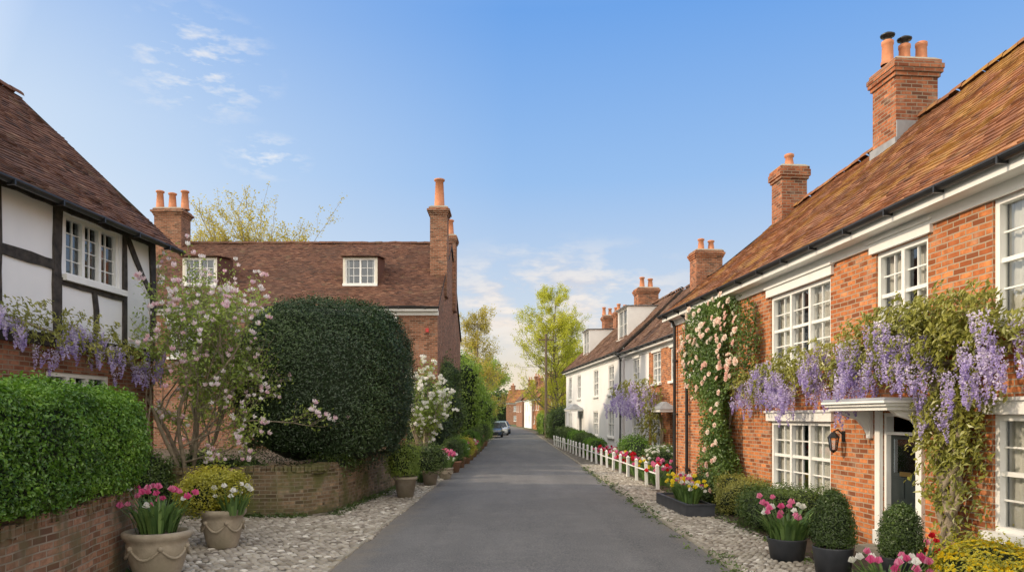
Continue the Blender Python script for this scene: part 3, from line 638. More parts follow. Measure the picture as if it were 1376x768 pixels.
# ------------------------------------------------------------------ big brick house
HB=thing('brick_house','old brick house with large clay tile roof and dormers','house',(-16.6,28.5,0),0)
LB=13.75
wb=[(11.3,12.1,4.2,5.55,2),(3.5,4.6,4.2,5.5,2),(7.2,8.3,4.2,5.5,2),(8.2,9.4,1.2,2.7,2)]
shell(HB,LB,6.05,12.5,10.0,10.0,[w[:4] for w in wb],[BR_OLD])
for w in wb: window(HB,w[0],w[1],w[2],w[3],w[4],2,4,True,.4,mt=.03)
roof(HB,LB,12.5,6.1,10.0,10.0,.3,.1,.06,TILE_O,.10,43,hip0=1.2,sof=WHITE,tw=.17,ex=.115)
dormer(HB,9.75,11.15,1.65,7.18,8.38,1.75,CREAM,TILE_O,.28,2,2,3,side=TILE_O); dormer(HB,3.25,4.65,1.65,7.18,8.38,1.75,CREAM,TILE_O,.28,2,2,3,side=TILE_O)
c=chimney(HB,13.5,3.3,.72,.85,7.0,10.75,1,1.25,.24,.12,mat=BR_OLD)
chimney(HB,13.6,7.6,.6,.9,7.0,10.6,1,.8,.2,.09,mat=BR_OLD)
chimney(HB,.75,6.25,1.25,1.0,9.0,11.5,3,.9,.2,.13,mat=BR_OLD)
g=Geo(); g.box(0,.11,-.07,-.003,0,.15); g.obj('alarm_box',[REDP],HB,(13.3,0,5.15))

# ------------------------------------------------------------------ far houses
def far_house(name,label,loc,rot,L,H,dep,rz,wall,tm,wn,ch=()):
    t=thing(name,label,'house',loc,rot,'houses further along the street'); shell(t,L,H,dep,rz,rz,[w for w in wn],[wall])
    for w in wn: window(t,w[0],w[1],w[2],w[3],2,2,3,False,.3,True,mt=.05)
    roof(t,L,dep,H,rz,rz,.3,.1,.1,tm,0,int(L*7),tw=.3,ex=.22)
    for c in ch: chimney(t,c,dep/2,.9,1.0,rz-.8,rz+1.2,2,.5,.15,.1)
    return t
fa=math.atan2(-1,.07)
far_house('brick_house','small brick cottage with orange tile roof',(3.3,122,0),fa,12,4.8,6,7.8,BR_R,TILE_R,[(2,3.2,3,4.2),(6,7.2,3,4.2),(9,10.2,3,4.2),(3,4.2,.9,2.2),(8,9.2,.9,2.2)],(1,11))
far_house('white_house','small white rendered cottage with orange roof',(2.3,139,0),fa,14,5,6,8.0,RENDER,TILE_R,[(2,3.2,3,4.2),(6,7.2,3,4.2),(11,12.2,3,4.2),(3,4.2,.9,2.2),(9,10.2,.9,2.2)],(1,13))
far_house('brick_house','red brick house closing the bend of the street',(-1.5,192,0),math.radians(-14),16,5.6,7,9.0,BR_OLD,TILE_R,[(2,3.3,3.4,4.8),(6,7.3,3.4,4.8),(10,11.3,3.4,4.8),(2,3.3,.9,2.3),(6,7.3,.9,2.3),(10,11.3,.9,2.3)],(1,8,15))
far_house('brick_house','brick gabled cottage where the street bends',(.9,158,0),fa,15,5.2,6,8.6,BR_OLD,TILE_D,[(2,3.2,3,4.2),(6,7.2,3,4.2),(11,12.2,3,4.2)],(1,14))
far_house('brick_house','brick cottage beyond the tall spring tree',(5.3,106,0),fa,14,4.9,6,7.9,BR_OLD,TILE_D,[(2,3.2,3,4.2),(6,7.2,3,4.2),(10,11.2,3,4.2)],(1,13))
lf=math.atan2(1,.0)
far_house('white_house','white rendered cottage behind parked cars',(-3.7,78,0),lf,12,3.9,6,6.6,RENDER,TILE_D,[(2,3.2,2.3,3.4),(6,7.2,2.3,3.4),(2,3.2,.7,1.8),(9,10.2,.7,1.8)],(1,))
far_house('brick_house','brick cottage half hidden behind trees',(-4.5,94,0),lf,16,4.6,6,7.6,BR_OLD,TILE_D,[(2,3.2,2.9,4),(6,7.2,2.9,4)],(1,15))
far_house('brick_house','brick house behind the street hedge',(-6.5,44,0),lf,16,4.6,6,7.2,BR_OLD,TILE_D,[(2,3.2,2.9,4),(9,10.2,2.9,4)],())

# ------------------------------------------------------------------ trees
def grow(rng,p,d,L,r,dep,maxd,nch,spread,upb,paths,tips,wob=.12,lf=.72,first=.35):
    k=5; pts=[p]; dd=d.copy()
    for i in range(k-1):
        dd=dd+rng.normal(0,wob,3)+np.array([0,0,upb]); dd/=np.linalg.norm(dd); pts.append(pts[-1]+dd*L/(k-1))
    pts=np.array(pts); paths.append((pts,np.linspace(r,r*.55,k)))
    if dep>=maxd: tips.append(pts); return
    for c in range(nch):
        t=1.0 if c==0 else rng.uniform(first,1); f=t*(k-1); i=min(k-2,int(f)); b=pts[i]+(pts[i+1]-pts[i])*(f-i)
        sp=spread*(.45 if c==0 else 1); a=rng.normal(0,1,3); a-=dd*a.dot(dd); a/=np.linalg.norm(a)
        nd=dd+a*sp*rng.uniform(.7,1.2); nd/=np.linalg.norm(nd)
        grow(rng,b,nd,L*lf*rng.uniform(.75,1.15),max(.004,r*(.62 if c==0 else .5)*(1-.3*t*(c>0))),dep+1,maxd,nch,spread,upb,paths,tips,wob,lf,first)
def tree(label,loc,stems,L,r,maxd,nch,spread,upb,lm,nleaf,lsize,lsp,seed,bark=None,blossom=None,lean=(0,0),lf=.72,name='tree',first=.35,wob=.12,cat='tree',aspect=.55,size=None,leader=False):
    rng=R(seed); t=thing(name,label,cat,loc); paths=[];tips=[]
    if leader:
        H,Wd=size; k=12; z=np.linspace(0,H*.96,k); tr=np.stack([.012*H*np.sin(z*.5),.012*H*np.cos(z*.4),z],1); paths.append((tr,np.linspace(r,r*.08,k)))
        for i in range(95):
            u=rng.uniform(.10,.97); p=np.array([np.interp(u*H,z,tr[:,0]),np.interp(u*H,z,tr[:,1]),u*H*.96]); a=rng.uniform(0,6.28); l=Wd*.5*(1.15-u)**.6*min(1,u*2.6+.45)*rng.uniform(.6,1.15)
            d=np.array([math.cos(a),math.sin(a),.55]); d/=np.linalg.norm(d); grow(rng,p,d,l*.78,r*.26*(1.1-u),2,5,3,.65,.06,paths,tips,.12,.55,.15)
    else:
        for i in range(stems):
            a=2*math.pi*i/max(1,stems)+rng.uniform(0,1); s_=.45 if stems>1 else .03
            d=np.array([math.cos(a)*s_+lean[0],math.sin(a)*s_+lean[1],1.]); d/=np.linalg.norm(d)
            grow(rng,np.array([math.cos(a)*.1*(stems>1),math.sin(a)*.1*(stems>1),0]),d,L*rng.uniform(.85,1.1),r,0,maxd,nch,spread,upb,paths,tips,wob,lf,first)
        if size:
            T=np.concatenate(tips); q0=np.quantile(T,.01,axis=0);q1=np.quantile(T,.99,axis=0); c=(q0+q1)/2
            sx=size[0]/(q1[0]-q0[0]); sy=size[0]/(q1[1]-q0[1]); sz=size[1]/q1[2]
            def fx(P):
                P=P.copy(); w=np.clip(P[:,2]/q1[2]*2.5,0,1); P[:,0]=(P[:,0]-c[0]*w)*sx; P[:,1]=(P[:,1]-c[1]*w)*sy; P[:,2]*=sz; return P
            paths=[(fx(p),r_) for p,r_ in paths]; tips=[fx(p) for p in tips]
    g=Geo(); big=[p for p in paths if p[1][0]>.03]; sm=[p for p in paths if p[1][0]<=.03]
    g.tubes(big,8); g.tubes(sm,4); g.obj('trunk',[bark or BARK],t,smooth=True)
    T=np.concatenate(tips); n=nleaf; idx=rng.integers(0,len(T),n); P=T[idx]+rng.normal(0,lsp,(n,3)); g=Geo()
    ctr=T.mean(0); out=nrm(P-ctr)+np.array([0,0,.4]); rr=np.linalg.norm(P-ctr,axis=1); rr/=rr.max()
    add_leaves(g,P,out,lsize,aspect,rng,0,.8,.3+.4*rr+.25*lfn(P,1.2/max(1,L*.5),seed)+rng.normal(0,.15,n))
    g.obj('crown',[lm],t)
    if blossom:
        bm,bn,rings,sc=blossom; g=Geo(); E=np.array([p[-1] for p in tips]); rE=np.linalg.norm((E-ctr)/T.std(0),axis=1); w=rE**1.5; w/=w.sum()
        P=E[rng.choice(len(E),bn,p=w)]+rng.normal(0,.04,(bn,3)); P+=nrm(P-ctr)*.06
        d=nrm(P-ctr)*.35+rng.normal(0,.25,(bn,3)); d[:,2]+=.8; add_flowers(g,P,d,rng,rings,0,sc); g.obj('blossom',[bm],t,kind='stuff')
    return t
tree('multi stemmed magnolia with pale pink blossom behind mossy wall',(-6.45,14.8,.7),6,1.75,.05,4,4,.78,.03,L_MAG,17000,.07,.07,4,bark=BARKL,blossom=(F_BLUSH,780,MAGN,.85),name='magnolia_tree',lf=.68,size=(3.9,4.3),first=.15)
tree('small white magnolia in bloom beside garden wall',(-2.9,24.3,.7),5,1.4,.05,3,4,.7,.03,L_MAG,6000,.08,.08,5,bark=BARKL,blossom=(F_WHITE,420,MAGN,1.1),name='magnolia_tree',lf=.68,size=(1.7,2.8),first=.1)
tree('tall tree in yellow green spring leaf',(4.4,76,0),1,5.6,.24,5,4,.62,.05,L_SPRING,40000,.14,.14,6,name='spring_tree',size=(15.2,9.6),leader=True)
tree('bare branched tree with yellowish young leaves behind house',(-17.2,52,0),1,6.5,.32,5,4,.66,.03,L_PALE,30000,.15,.13,7,name='spring_tree',lf=.74,bark=BARKL,size=(11.5,16.8),first=.3)
tree('slender pale tree just coming into leaf',(-3.2,72,0),1,5.4,.2,5,4,.55,.05,L_PALE,15000,.15,.16,8,name='spring_tree',lf=.68,bark=BARKL,size=(12.6,6.2),leader=True)
tree('spring tree behind white cottages',(7.5,92,0),1,4.6,.22,5,4,.62,.05,L_SPRING,14000,.2,.2,9,name='spring_tree',size=(11,7),leader=True)
tree('green tree at the far bend of the street',(-5,120,0),1,4.0,.25,4,4,.62,.05,L_BRIGHT,16000,.3,.3,10,name='spring_tree',lf=.70,size=(8,11))

# ------------------------------------------------------------------ hedges and shrubs
bush('hedge','clipped bright green box hedge on a brick wall','hedge',(-4.93,6.3,1.0),(3.38,.80,.59),math.radians(97.8),6,95000,.042,L_HEDGE,.045,seed=11,rough=.045,aspect=.6,tsc=3,fs=3)
bush('yew_bush','large dark clipped yew bush above garden wall','bush',(-4.25,17.3,.78),(1.85,2.6,1.85),math.radians(5),2.7,90000,.075,L_YEW,.11,seed=12,rough=.065,aspect=.28,tsc=3,fs=3)
bush('shrub','dark green evergreen shrub against the brick gable','shrub',(-3.0,31,0),(.85,2.3,2.1),0,2.6,16000,.09,L_SHRUB,.25,seed=13,rough=.12)
bush('shrub','dark evergreen shrub beside white magnolia','shrub',(-3.1,27.0,.5),(.7,1.2,1.3),0,2.4,9000,.08,L_YEW,.2,seed=14,rough=.1)
bush('shrub','bright green leafy shrub by the street','shrub',(-3.2,44,0),(1.1,3.2,2.7),0,2.4,14000,.16,L_BRIGHT,.4,seed=15,rough=.2)
bush('shrub','tall mid green street shrub','shrub',(-3.3,52,0),(1.3,3.5,2.3),0,2.4,12000,.17,L_BRIGHT,.4,seed=16,rough=.2)
bush('shrub','mid green rounded shrub by the street','shrub',(-3.1,60,0),(1.1,4,1.9),0,2.4,9000,.17,L_SHRUB,.4,seed=17,rough=.2)
bush('shrub','dark green hedge near parked cars','shrub',(-3.0,69,0),(.9,4,1.2),0,2.6,8000,.16,L_SHRUB,.3,seed=18,rough=.2)
bush('shrub','low ferny shrub behind the mossy wall','shrub',(-5.9,14.9,.72),(1.1,.35,.18),0,2.2,3500,.06,L_SHRUB,.14,seed=19,rough=.1)
bush('shrub','trailing greenery over the mossy wall corner','shrub',(-3.75,16.2,.72),(.42,1.0,.20),0,2.2,3500,.06,L_SHRUB,.12,seed=25,rough=.09)
bush('shrub','small green shrub at the magnolia foot','shrub',(-6.9,14.0,.0),(.45,.35,.6),0,2.4,5500,.06,L_SHRUB,.1,seed=20,rough=.08)
bush('shrub','climbing greenery below the timber cottage window','shrub',(-7.3,12.6,.0),(.5,1.0,1.1),0,2.4,8000,.08,L_MAG,.15,seed=24,rough=.1)
bush('shrub','low box shrub against the brick house','shrub',(4.5,12.4,0),(.62,.95,.36),math.radians(5),2.6,14000,.035,L_SHRUB,.10,seed=21,rough=.05)
bush('shrub','reddish green low shrub below the rose','shrub',(4.45,14.4,0),(.38,.75,.34),math.radians(5),2.5,9000,.04,L_BRONZE,.08,seed=22,rough=.05)
bush('shrub','small leafy shrub near the drainpipe','shrub',(4.25,16.4,0),(.3,.6,.3),math.radians(5),2.4,5000,.05,L_SHRUB,.08,seed=23,rough=.05)
for i,(y,hx,hy,hz,m) in enumerate(((39,.45,1.6,.5,L_SHRUB),(42.6,.5,1.8,.55,L_HEDGE),(46.6,.45,1.8,.6,L_SHRUB),(50.8,.45,1.8,.6,L_SHRUB),(35.5,.4,1.4,.42,L_HEDGE))):
    bush('hedge','low clipped box hedge behind white picket fence','hedge',(5.0-.030*y,y,0),(hx,hy,hz),0,3.5,4500,.08,m,.08,seed=30+i,rough=.05,group='low front garden hedges')
bush('shrub','rounded flowering shrub with white flowers','shrub',(4.6,23.2,0),(.5,.7,.5),0,2.3,5000,.06,L_SHRUB,.1,seed=41,rough=.08,flowers=(F_WHITE,60,ROSE,.8))
bush('shrub','leafy green shrub near red tulips','shrub',(4.7,29,0),(.5,1.2,.55),0,2.3,5000,.07,L_HEDGE,.1,seed=42,rough=.08)
bush('shrub','evergreen shrub at the far fence end','shrub',(3.8,57,0),(.8,2.4,1.3),0,2.4,6000,.14,L_SHRUB,.2,seed=43,rough=.15)
bush('hedge','tall street hedge beyond the white cottage','hedge',(4.0,66,0),(.8,5,1.1),0,3.5,8000,.14,L_SHRUB,.2,seed=44,rough=.12)
bush('hedge','roadside hedge in fresh green','hedge',(4.0,84,0),(.9,9,1.2),0,3.5,8000,.18,L_BRIGHT,.2,seed=45,rough=.15)
g=bush('woodland','','',(0,330,0),(260,20,6),0,3,16000,2.2,L_SHRUB,3,seed=46,rough=1.2); g['kind']='stuff'; g['label']='distant band of green trees on the horizon'; g['category']='woodland'

# ------------------------------------------------------------------ pots
def pot(label,loc,r,h,mat,style=0,name='flower_pot',rotz=0):
    t=thing(name,label,'flower pot',loc,rotz); g=Geo()
    if style==0: prof=[(.001,0),(r*.62,0),(r*.66,h*.05),(r*.72,h*.12),(r*.9,h*.55),(r*.93,h*.72),(r*.9,h*.78),(r*1.0,h*.84),(r*1.06,h*.9),(r*1.06,h*.97),(r*.98,h),(r*.9,h*.98),(r*.86,h*.88)]
    elif style==1: prof=[(.001,0),(r*.68,0),(r*.95,h*.86),(r*1.05,h*.87),(r*1.06,h),(r*.95,h),(r*.9,h*.9)]
    else: prof=[(.001,0),(r*.8,0),(r*.97,h*.95),(r,h),(r*.93,h),(r*.92,h*.9)]
    g.lathe(prof,32)
    g.obj('pot',[mat],t,smooth=True)
    if style==0:
        q=Geo()
        for k in range(6):
            a0=k*math.pi/3; P=[]
            for i in range(9):
                u=i/8; a=a0+u*math.pi/3; zz=h*(.66-.2*math.sin(math.pi*u)); rr=r*(.9+.03*(zz/h-.5))+.008; P.append((rr*math.cos(a),rr*math.sin(a),zz))
            q.tubes([(P,[.012+.008*math.sin(math.pi*i/8) for i in range(9)])],6)
            rr=r*.95; q.lathe([(.001,h*.62),(.03,h*.65),(.03,h*.71),(.001,h*.74)],8,rr*math.cos(a0),rr*math.sin(a0))
        q.obj('swag',[mat],t,smooth=True)
    q=Geo(); q.lathe([(.001,h*.93),(r*.5,h*.93),(r*.88,h*.88)],16); q.obj('soil',[SOIL],t)
    return t
BLOOM={}
def bloom_mesh(fm,v):
    if (fm.name,v) not in BLOOM:
        g=Geo(); add_flowers(g,np.zeros((1,3)),np.array([[0,0,1.]]),R(500+v),TULIP,0,1.0,svar=.01,tint=np.array([.2+.3*v])); o=g.obj('flower',[fm]); me=o.data; bpy.data.objects.remove(o); BLOOM[(fm.name,v)]=me
    return BLOOM[(fm.name,v)]
def tulips(label,loc,n,rad,ht,fmats,seed,blades=None,name='tulips',sc=1.15,ry=None,rotz=0):
    rng=R(seed); t=thing(name,label,'tulips',loc,rotz); ry=ry or rad
    a=rng.uniform(0,6.28,n); q=np.sqrt(rng.uniform(0,1,n)); X=rad*q*np.cos(a);Y=ry*q*np.sin(a); h=ht*rng.uniform(.62,1.12,n)
    lx=X*.35+rng.normal(0,.03,n); ly=Y*.35+rng.normal(0,.03,n)
    g=Geo(); g.tubes([([(X[i]*.6,Y[i]*.6,0),(X[i]*.8+lx[i]*.3,Y[i]*.8+ly[i]*.3,h[i]*.55),(X[i]+lx[i],Y[i]+ly[i],h[i])],[.006,.005,.004]) for i in range(n)],5,0)
    nb=blades or n*5; a=rng.uniform(0,6.28,nb); q=np.sqrt(rng.uniform(0,1,nb)); bx=rad*.7*q*np.cos(a); by=ry*.7*q*np.sin(a)
    for i in range(nb):
        d=np.array([math.cos(a[i]),math.sin(a[i]),0]); e=np.array([-d[1],d[0],0]); L=ht*rng.uniform(.5,1.0); w=.022*rng.uniform(.7,1.2)
        p=np.array([bx[i],by[i],0]); o=rng.uniform(.15,.7)
        c=[p,p+d*L*o*.25+np.array([0,0,L*.4]),p+d*L*o*.6+np.array([0,0,L*.75]),p+d*L*o*1.1+np.array([0,0,L*.9])]
        V=[c[0]-e*w*.5,c[0]+e*w*.5,c[1]-e*w,c[1]+e*w,c[2]-e*w*.8,c[2]+e*w*.8,c[3]-e*.002,c[3]+e*.002]
        g.add(V,[(0,1,3,2),(2,3,5,4),(4,5,7,6)],0,np.full(3,rng.uniform(0,1)))
    g.obj('leaves',[L_BLADE],t)
    for i in range(n):
        o=bpy.data.objects.new('flower',bloom_mesh(fmats[rng.integers(0,len(fmats))],int(rng.integers(0,3)))); COL.objects.link(o); o.parent=t
        o.location=(X[i]+lx[i],Y[i]+ly[i],h[i]); o.rotation_euler=(-ly[i]*1.5+rng.normal(0,.12),lx[i]*1.5+rng.normal(0,.12),rng.uniform(0,6)); o.scale=(sc*rng.uniform(.8,1.2),)*3
    return t
pot('large weathered stone urn with swags on cobbles',(-4.22,8.86,0),.37,.56,POTM,0)
tulips('pink and white tulips in the stone urn',(-4.22,8.86,.5),22,.32,.50,[F_PINK,F_PINK,F_WHITE],1)
pot('stone urn with swags beside garden wall',(-4.22,10.86,0),.31,.57,POTM,0)
bush('shrub','golden leaved shrub growing in the stone urn','shrub',(-4.38,10.95,.5),(.46,.38,.30),0,2.2,8000,.045,L_YELLOW,.08,seed=51,rough=.05)
tulips('white tulips beside the golden shrub',(-4.0,10.7,.5),12,.2,.38,[F_WHITE],2)
spec=[(-2.52,17.6,.27,.5,POTM,1,L_MAG,.34,.40),(-2.28,20.7,.24,.42,POTM,1,L_SHRUB,.42,.36),(-2.05,22.9,.24,.36,POTM,0,None,0,0),(-2.0,25.6,.25,.4,TERRAP,1,L_SHRUB,.3,.4),(-1.98,28,.25,.4,TERRAP,1,L_HEDGE,.34,.38),(-1.92,30.4,.26,.4,TERRAP,1,L_YELLOW,.34,.36),(-1.9,32.9,.26,.4,TERRAP,1,None,.4,.5),(-1.88,35.4,.26,.4,TERRAP,1,L_HEDGE,.36,.45),(-1.86,38.2,.26,.4,POTM,1,L_SHRUB,.4,.5),(-1.85,41.2,.26,.4,TERRAP,1,None,.4,.5),(-1.85,44.5,.26,.4,TERRAP,1,L_SHRUB,.45,.6),(-1.82,48.5,.26,.4,TERRAP,1,L_BRIGHT,.45,.6)]
for i,(x,y,r,h,m,st,lm,br,bh) in enumerate(spec):
    t=pot('stone pot on the verge' if m is POTM else 'terracotta pot standing on the cobbled verge',(x,y,0),r,h,m,st); t['group']='pots along the verge'
    if lm: bush('shrub','small shrub growing in a verge pot','shrub',(x,y,h*.85),(br,br,bh),0,2.3,4500,.05,lm,.08,seed=60+i,rough=.07)
tulips('pink tulips in a stone pot on the verge',(-2.05,22.9,.3),24,.3,.5,[F_PINK,F_WHITE,F_PINK],5,sc=1.6)
tulips('pink tulips behind the verge pots',(-2.5,21.6,.0),22,.4,.75,[F_PINK,F_WHITE],6,sc=1.5)
tulips('red tulips near the verge pots',(-2.35,24.6,.0),18,.4,.75,[F_RED,F_PINK,F_WHITE],7,sc=1.6)
tulips('pink tulips among the further verge pots',(-2.2,29.2,.0),20,.4,.8,[F_PINK,F_WHITE],12,sc=1.7)
tulips('pink tulips in a terracotta verge pot',(-1.9,32.9,.33),24,.32,.5,[F_PINK,F_PINK,F_WHITE],13,sc=1.8)
tulips('pink and white tulips in the last terracotta pots',(-1.85,41.2,.33),24,.34,.55,[F_PINK,F_WHITE],14,sc=2.0)

pot('dark grey pot by the cottage door',(3.86,8.95,0),.24,.35,DGREY,2)
bush('topiary','clipped conical box topiary in a dark grey pot','topiary',(3.86,8.95,.3),(.25,.25,.35),0,2.6,9000,.03,L_SHRUB,.02,.55,seed=71,rough=.025)
pot('dark pot beside the front door',(4.42,8.45,0),.22,.32,DGREY,2)
bush('topiary','clipped rounded box topiary beside the front door','topiary',(4.42,8.45,.28),(.23,.23,.30),0,2.6,9000,.03,L_SHRUB,.02,.45,seed=72,rough=.025)
pot('dark grey pot full of pink tulips',(3.66,9.9,0),.26,.3,DGREY,2)
tulips('pink and blush tulips in dark grey pot',(3.66,9.9,.22),20,.34,.50,[F_PINK,F_PINK,F_WHITE],8,sc=1.25,blades=130)
tulips('pink and white tulips beside the doorstep',(3.98,7.85,.0),26,.34,.40,[F_PINK,F_PINK,F_WHITE],9,sc=1.25)
tulips('red tulips by the door pot',(4.72,8.6,.0),14,.3,.5,[F_RED,F_PINK],10)
bush('shrub','yellow flowering low shrub under the window','shrub',(4.85,7.35,0),(.55,.6,.29),0,2.4,9000,.04,L_YELLOW,.06,seed=73,rough=.08,flowers=(F_YEL,900,ROSE,.35))
t=thing('planter_box','low dark grey trough planter on the cobbles','planter',(3.3,14.1,0),math.radians(3)); g=Geo()
g.box(0,.55,0,.04,0,.24);g.box(0,.55,2.26,2.3,0,.24);g.box(0,.04,.041,2.259,0,.24);g.box(.51,.55,.041,2.259,0,.24); g.box(-.015,.565,-.015,.055,.225,.25); g.box(-.015,.05,.056,2.25,.226,.251); g.obj('trough',[DGREY],t)
g=Geo(); g.box(.04,.51,.04,2.26,.02,.2); g.obj('soil',[SOIL],t)
tulips('yellow and white tulips in the trough planter',(3.55,15.2,.2),50,.24,.42,[F_YEL,F_WHITE,F_YEL,F_PINK],11,ry=1.05,sc=1.3,blades=300)
for i,y in enumerate((20.6,22.2,24,25.8,27.6,29.8,32)):
    tulips('red tulips behind the white fence' if i%2 else 'mixed pink and yellow tulips behind the fence',(4.15-.02*(y-20),y,.02),20,.35,.55,[[F_RED,F_PINK],[F_PINK,F_WHITE,F_YEL],[F_RED,F_PINK]][i%3],80+i,ry=.7,sc=1.7)
bush('hedge','low green edging hedge behind the front of the fence','hedge',(4.1,26,0),(.2,6.5,.17),math.radians(1.8),3,9000,.05,L_SHRUB,.05,seed=90,rough=.05)

# ------------------------------------------------------------------ wisteria / rose
def racemes(g,P,L,rad,rng,mat=0,n=85,fs=.03):
    for i in range(len(P)):
        l=L*rng.uniform(.45,1.3); t=rng.uniform(0,1,n)**.85; r=rad*rng.uniform(.8,1.15)*(1-t)**.6*rng.uniform(.6,1,n); a=rng.uniform(0,6.28,n)
        sw=rng.normal(0,.04,2); Q=np.stack([P[i,0]+r*np.cos(a)+sw[0]*t,P[i,1]+r*np.sin(a)+sw[1]*t,P[i,2]-l*t],1)
        nn=np.stack([np.cos(a),np.sin(a),np.full(n,-.1)],1); add_leaves(g,Q,nn,fs,.85,rng,mat,.5,.1+.6*t+rng.normal(0,.18,n)+rng.normal(0,.15),fold=.2)
def wall_point(o,s,off,z):
    a=o.rotation_euler[2]; return np.array([o.location.x+s*math.cos(a)+off*math.sin(a),o.location.y+s*math.sin(a)-off*math.cos(a),z])
def wisteria(label,o,zones_leaf,zones_flower,stems,seed,lsize=.1,fl=.3,fr=.07,nf=85,fs=.03,lm=None,slope=0,gap=-.75):
    rng=R(seed); base=wall_point(o,stems[0][0][0],.2,0); t=thing('wisteria',label,'climbing plant',tuple(base),o.rotation_euler[2])
    s0=stems[0][0][0]
    f=lambda P:np.stack([P[:,0]-s0,.2-P[:,1],P[:,2]+slope*(s0-P[:,0])*(P[:,2]>2)],1)
    g=Geo()
    for st in stems:
        st=np.array(st,float); k=18; tt=np.linspace(0,len(st)-1,k); pts=np.stack([np.interp(tt,np.arange(len(st)),st[:,i]) for i in range(3)],1)
        r0=.05 if st[0,2]<.3 else .025
        for sh in (0,2.1):
            q=pts.copy(); q[:,0]+=.05*np.sin(tt*3.3+sh)*(1+.4*rng.normal()); q[:,1]+=.04*np.cos(tt*3.3+sh)+.0; q[:,2]+=.02*np.sin(tt*2+sh)
            g.tubes([(f(q),np.linspace(r0,r0*.45,k))],7)
    g.obj('stem',[BARKL],t,smooth=True)
    g=Geo()
    for (sa,sb,oa,ob_,za,zb,n) in zones_leaf:
        m=max(1,n//9); c=np.stack([rng.uniform(sa,sb,m),rng.uniform(oa,ob_,m),rng.uniform(za,zb,m)],1)
        u=((c[:,0]-(sa+sb)/2)/((sb-sa)/2))**2+((c[:,2]-(za+zb)/2)/((zb-za)/2))**2; c=c[u<1.15]; m=len(c)
        d=rng.normal(0,1,(m,3)); d[:,2]-=.5; d[:,1]=np.abs(d[:,1])*.6; d=nrm(d)*.24
        for j in range(9):
            tt=(j+1)/9; P=c+d*tt; P[:,2]-=.06*tt*tt; P+=rng.normal(0,.018,P.shape)
            nn=np.tile([0,-.7,.5],(m,1)); nl=f(P)
            add_leaves(g,nl,nn,lsize,.38,rng,0,.45,.5+.25*lfn(c,2.5,seed)+rng.normal(0,.15,m),down=.8)
    g.obj('leaves',[lm or L_BRONZE],t)
    g=Geo()
    for (sa,sb,oa,ob_,za,zb,n) in zones_flower:
        P=np.stack([rng.uniform(sa,sb,n),rng.uniform(oa,ob_,n),rng.uniform(za,zb,n)],1); P[:,2]+=.13*np.sin(P[:,0]*3.1+seed)+.08*np.sin(P[:,0]*7.3)
        keep=np.sin(P[:,0]*5.3+seed)+.6*np.sin(P[:,0]*11.7)+rng.normal(0,.4,n)>gap; P=P[keep]
        racemes(g,f(P),fl,fr,rng,0,nf,fs)
    g.obj('blossom',[F_LILAC],t,kind='stuff')
    return t
wisteria('lilac wisteria trained over the door of the brick cottage',H1,
 [(5.0,7.4,.1,.35,2.35,2.9,2000),(7.2,9.6,.1,.5,2.5,3.05,2200),(9.5,11.9,.1,.6,2.5,3.3,4200),(10.4,12.2,.1,.5,2.9,3.35,1600),(11.6,15.5,.1,.5,2.65,3.05,2400),(10.9,11.7,.05,.3,.6,2.3,1700),(10.8,11.9,.05,.35,1.5,2.6,1600)],
 [(5.1,7.2,.2,.45,2.25,2.75,95),(7.0,9.6,.3,.6,2.3,2.85,140),(9.5,11.3,.35,.7,2.35,3.0,110),(11.2,15.5,.3,.65,2.3,2.85,190),(10.9,11.5,.2,.4,1.9,2.3,14)],
 [[(11.2,.2,0),(11.35,.2,.7),(11.05,.16,1.4),(11.25,.15,2.1),(11.0,.2,2.6)],[(11.45,.25,0),(11.15,.2,.9),(11.45,.18,1.6),(11.2,.2,2.5)],[(11.05,.22,0),(11.25,.2,.5),(11.4,.18,1.1),(11.0,.2,2.0),(11.1,.2,2.6)],[(10.9,.2,2.5),(9,.2,2.75),(7,.15,2.6),(5.1,.15,2.45)],[(11.0,.2,2.5),(12.5,.2,2.7),(15.5,.2,2.7)]],101,lsize=.088,fl=.34,fr=.07,nf=85,fs=.027,gap=-.65)
wisteria('lilac wisteria climbing the timber framed cottage',HT,
 [(8.0,12.2,.1,.5,2.75,3.25,2000)],[(8.0,12.3,.15,.5,2.65,3.05,110)],
 [[(12.3,.15,.5),(12.2,.15,1.9),(12.0,.2,2.7)],[(12.2,.15,2.7),(10,.2,2.9),(8,.15,3.0)]],102,lsize=.08,fl=.34,fr=.065,nf=75,fs=.03,slope=.10)
wisteria('lilac wisteria over the doorway of the terraced house',H2,
 [(2.0,7.5,.2,1.2,2.8,3.5,1600),(5.8,7.6,.2,1.0,.8,3.0,2000)],[(.6,7.2,.3,1.3,2.4,3.3,120)],
 [[(7.0,.3,0),(7.1,.25,1.5),(6.8,.3,2.8)],[(6.8,.3,2.8),(4,.4,3.0),(1.0,.4,2.8)]],103,lsize=.13,fl=.6,fr=.13,nf=60,fs=.06)
rng=R(110); t=thing('climbing_rose','climbing rose with blush pink blooms on brick cottage','climbing plant',tuple(wall_point(H1,3.95,.15,0)),H1.rotation_euler[2])
g=Geo(); paths=[]
for k in range(7):
    s1=rng.uniform(-1.2,1.3); z1=rng.uniform(3,4.2); P=[(rng.normal(0,.08),0,0),(rng.normal(.15,.15),.02,1.0),(s1*.4,.04,2.2),(s1,.05,z1)]
    P=np.array(P); tt=np.linspace(0,3,12); P=np.stack([np.interp(tt,[0,1,2,3],P[:,i]) for i in range(3)],1); P[:,0]+=.05*np.sin(tt*4+k); paths.append((P,np.linspace(.025,.008,12)))
g.tubes(paths,6); g.obj('stem',[BARK],t,smooth=True)
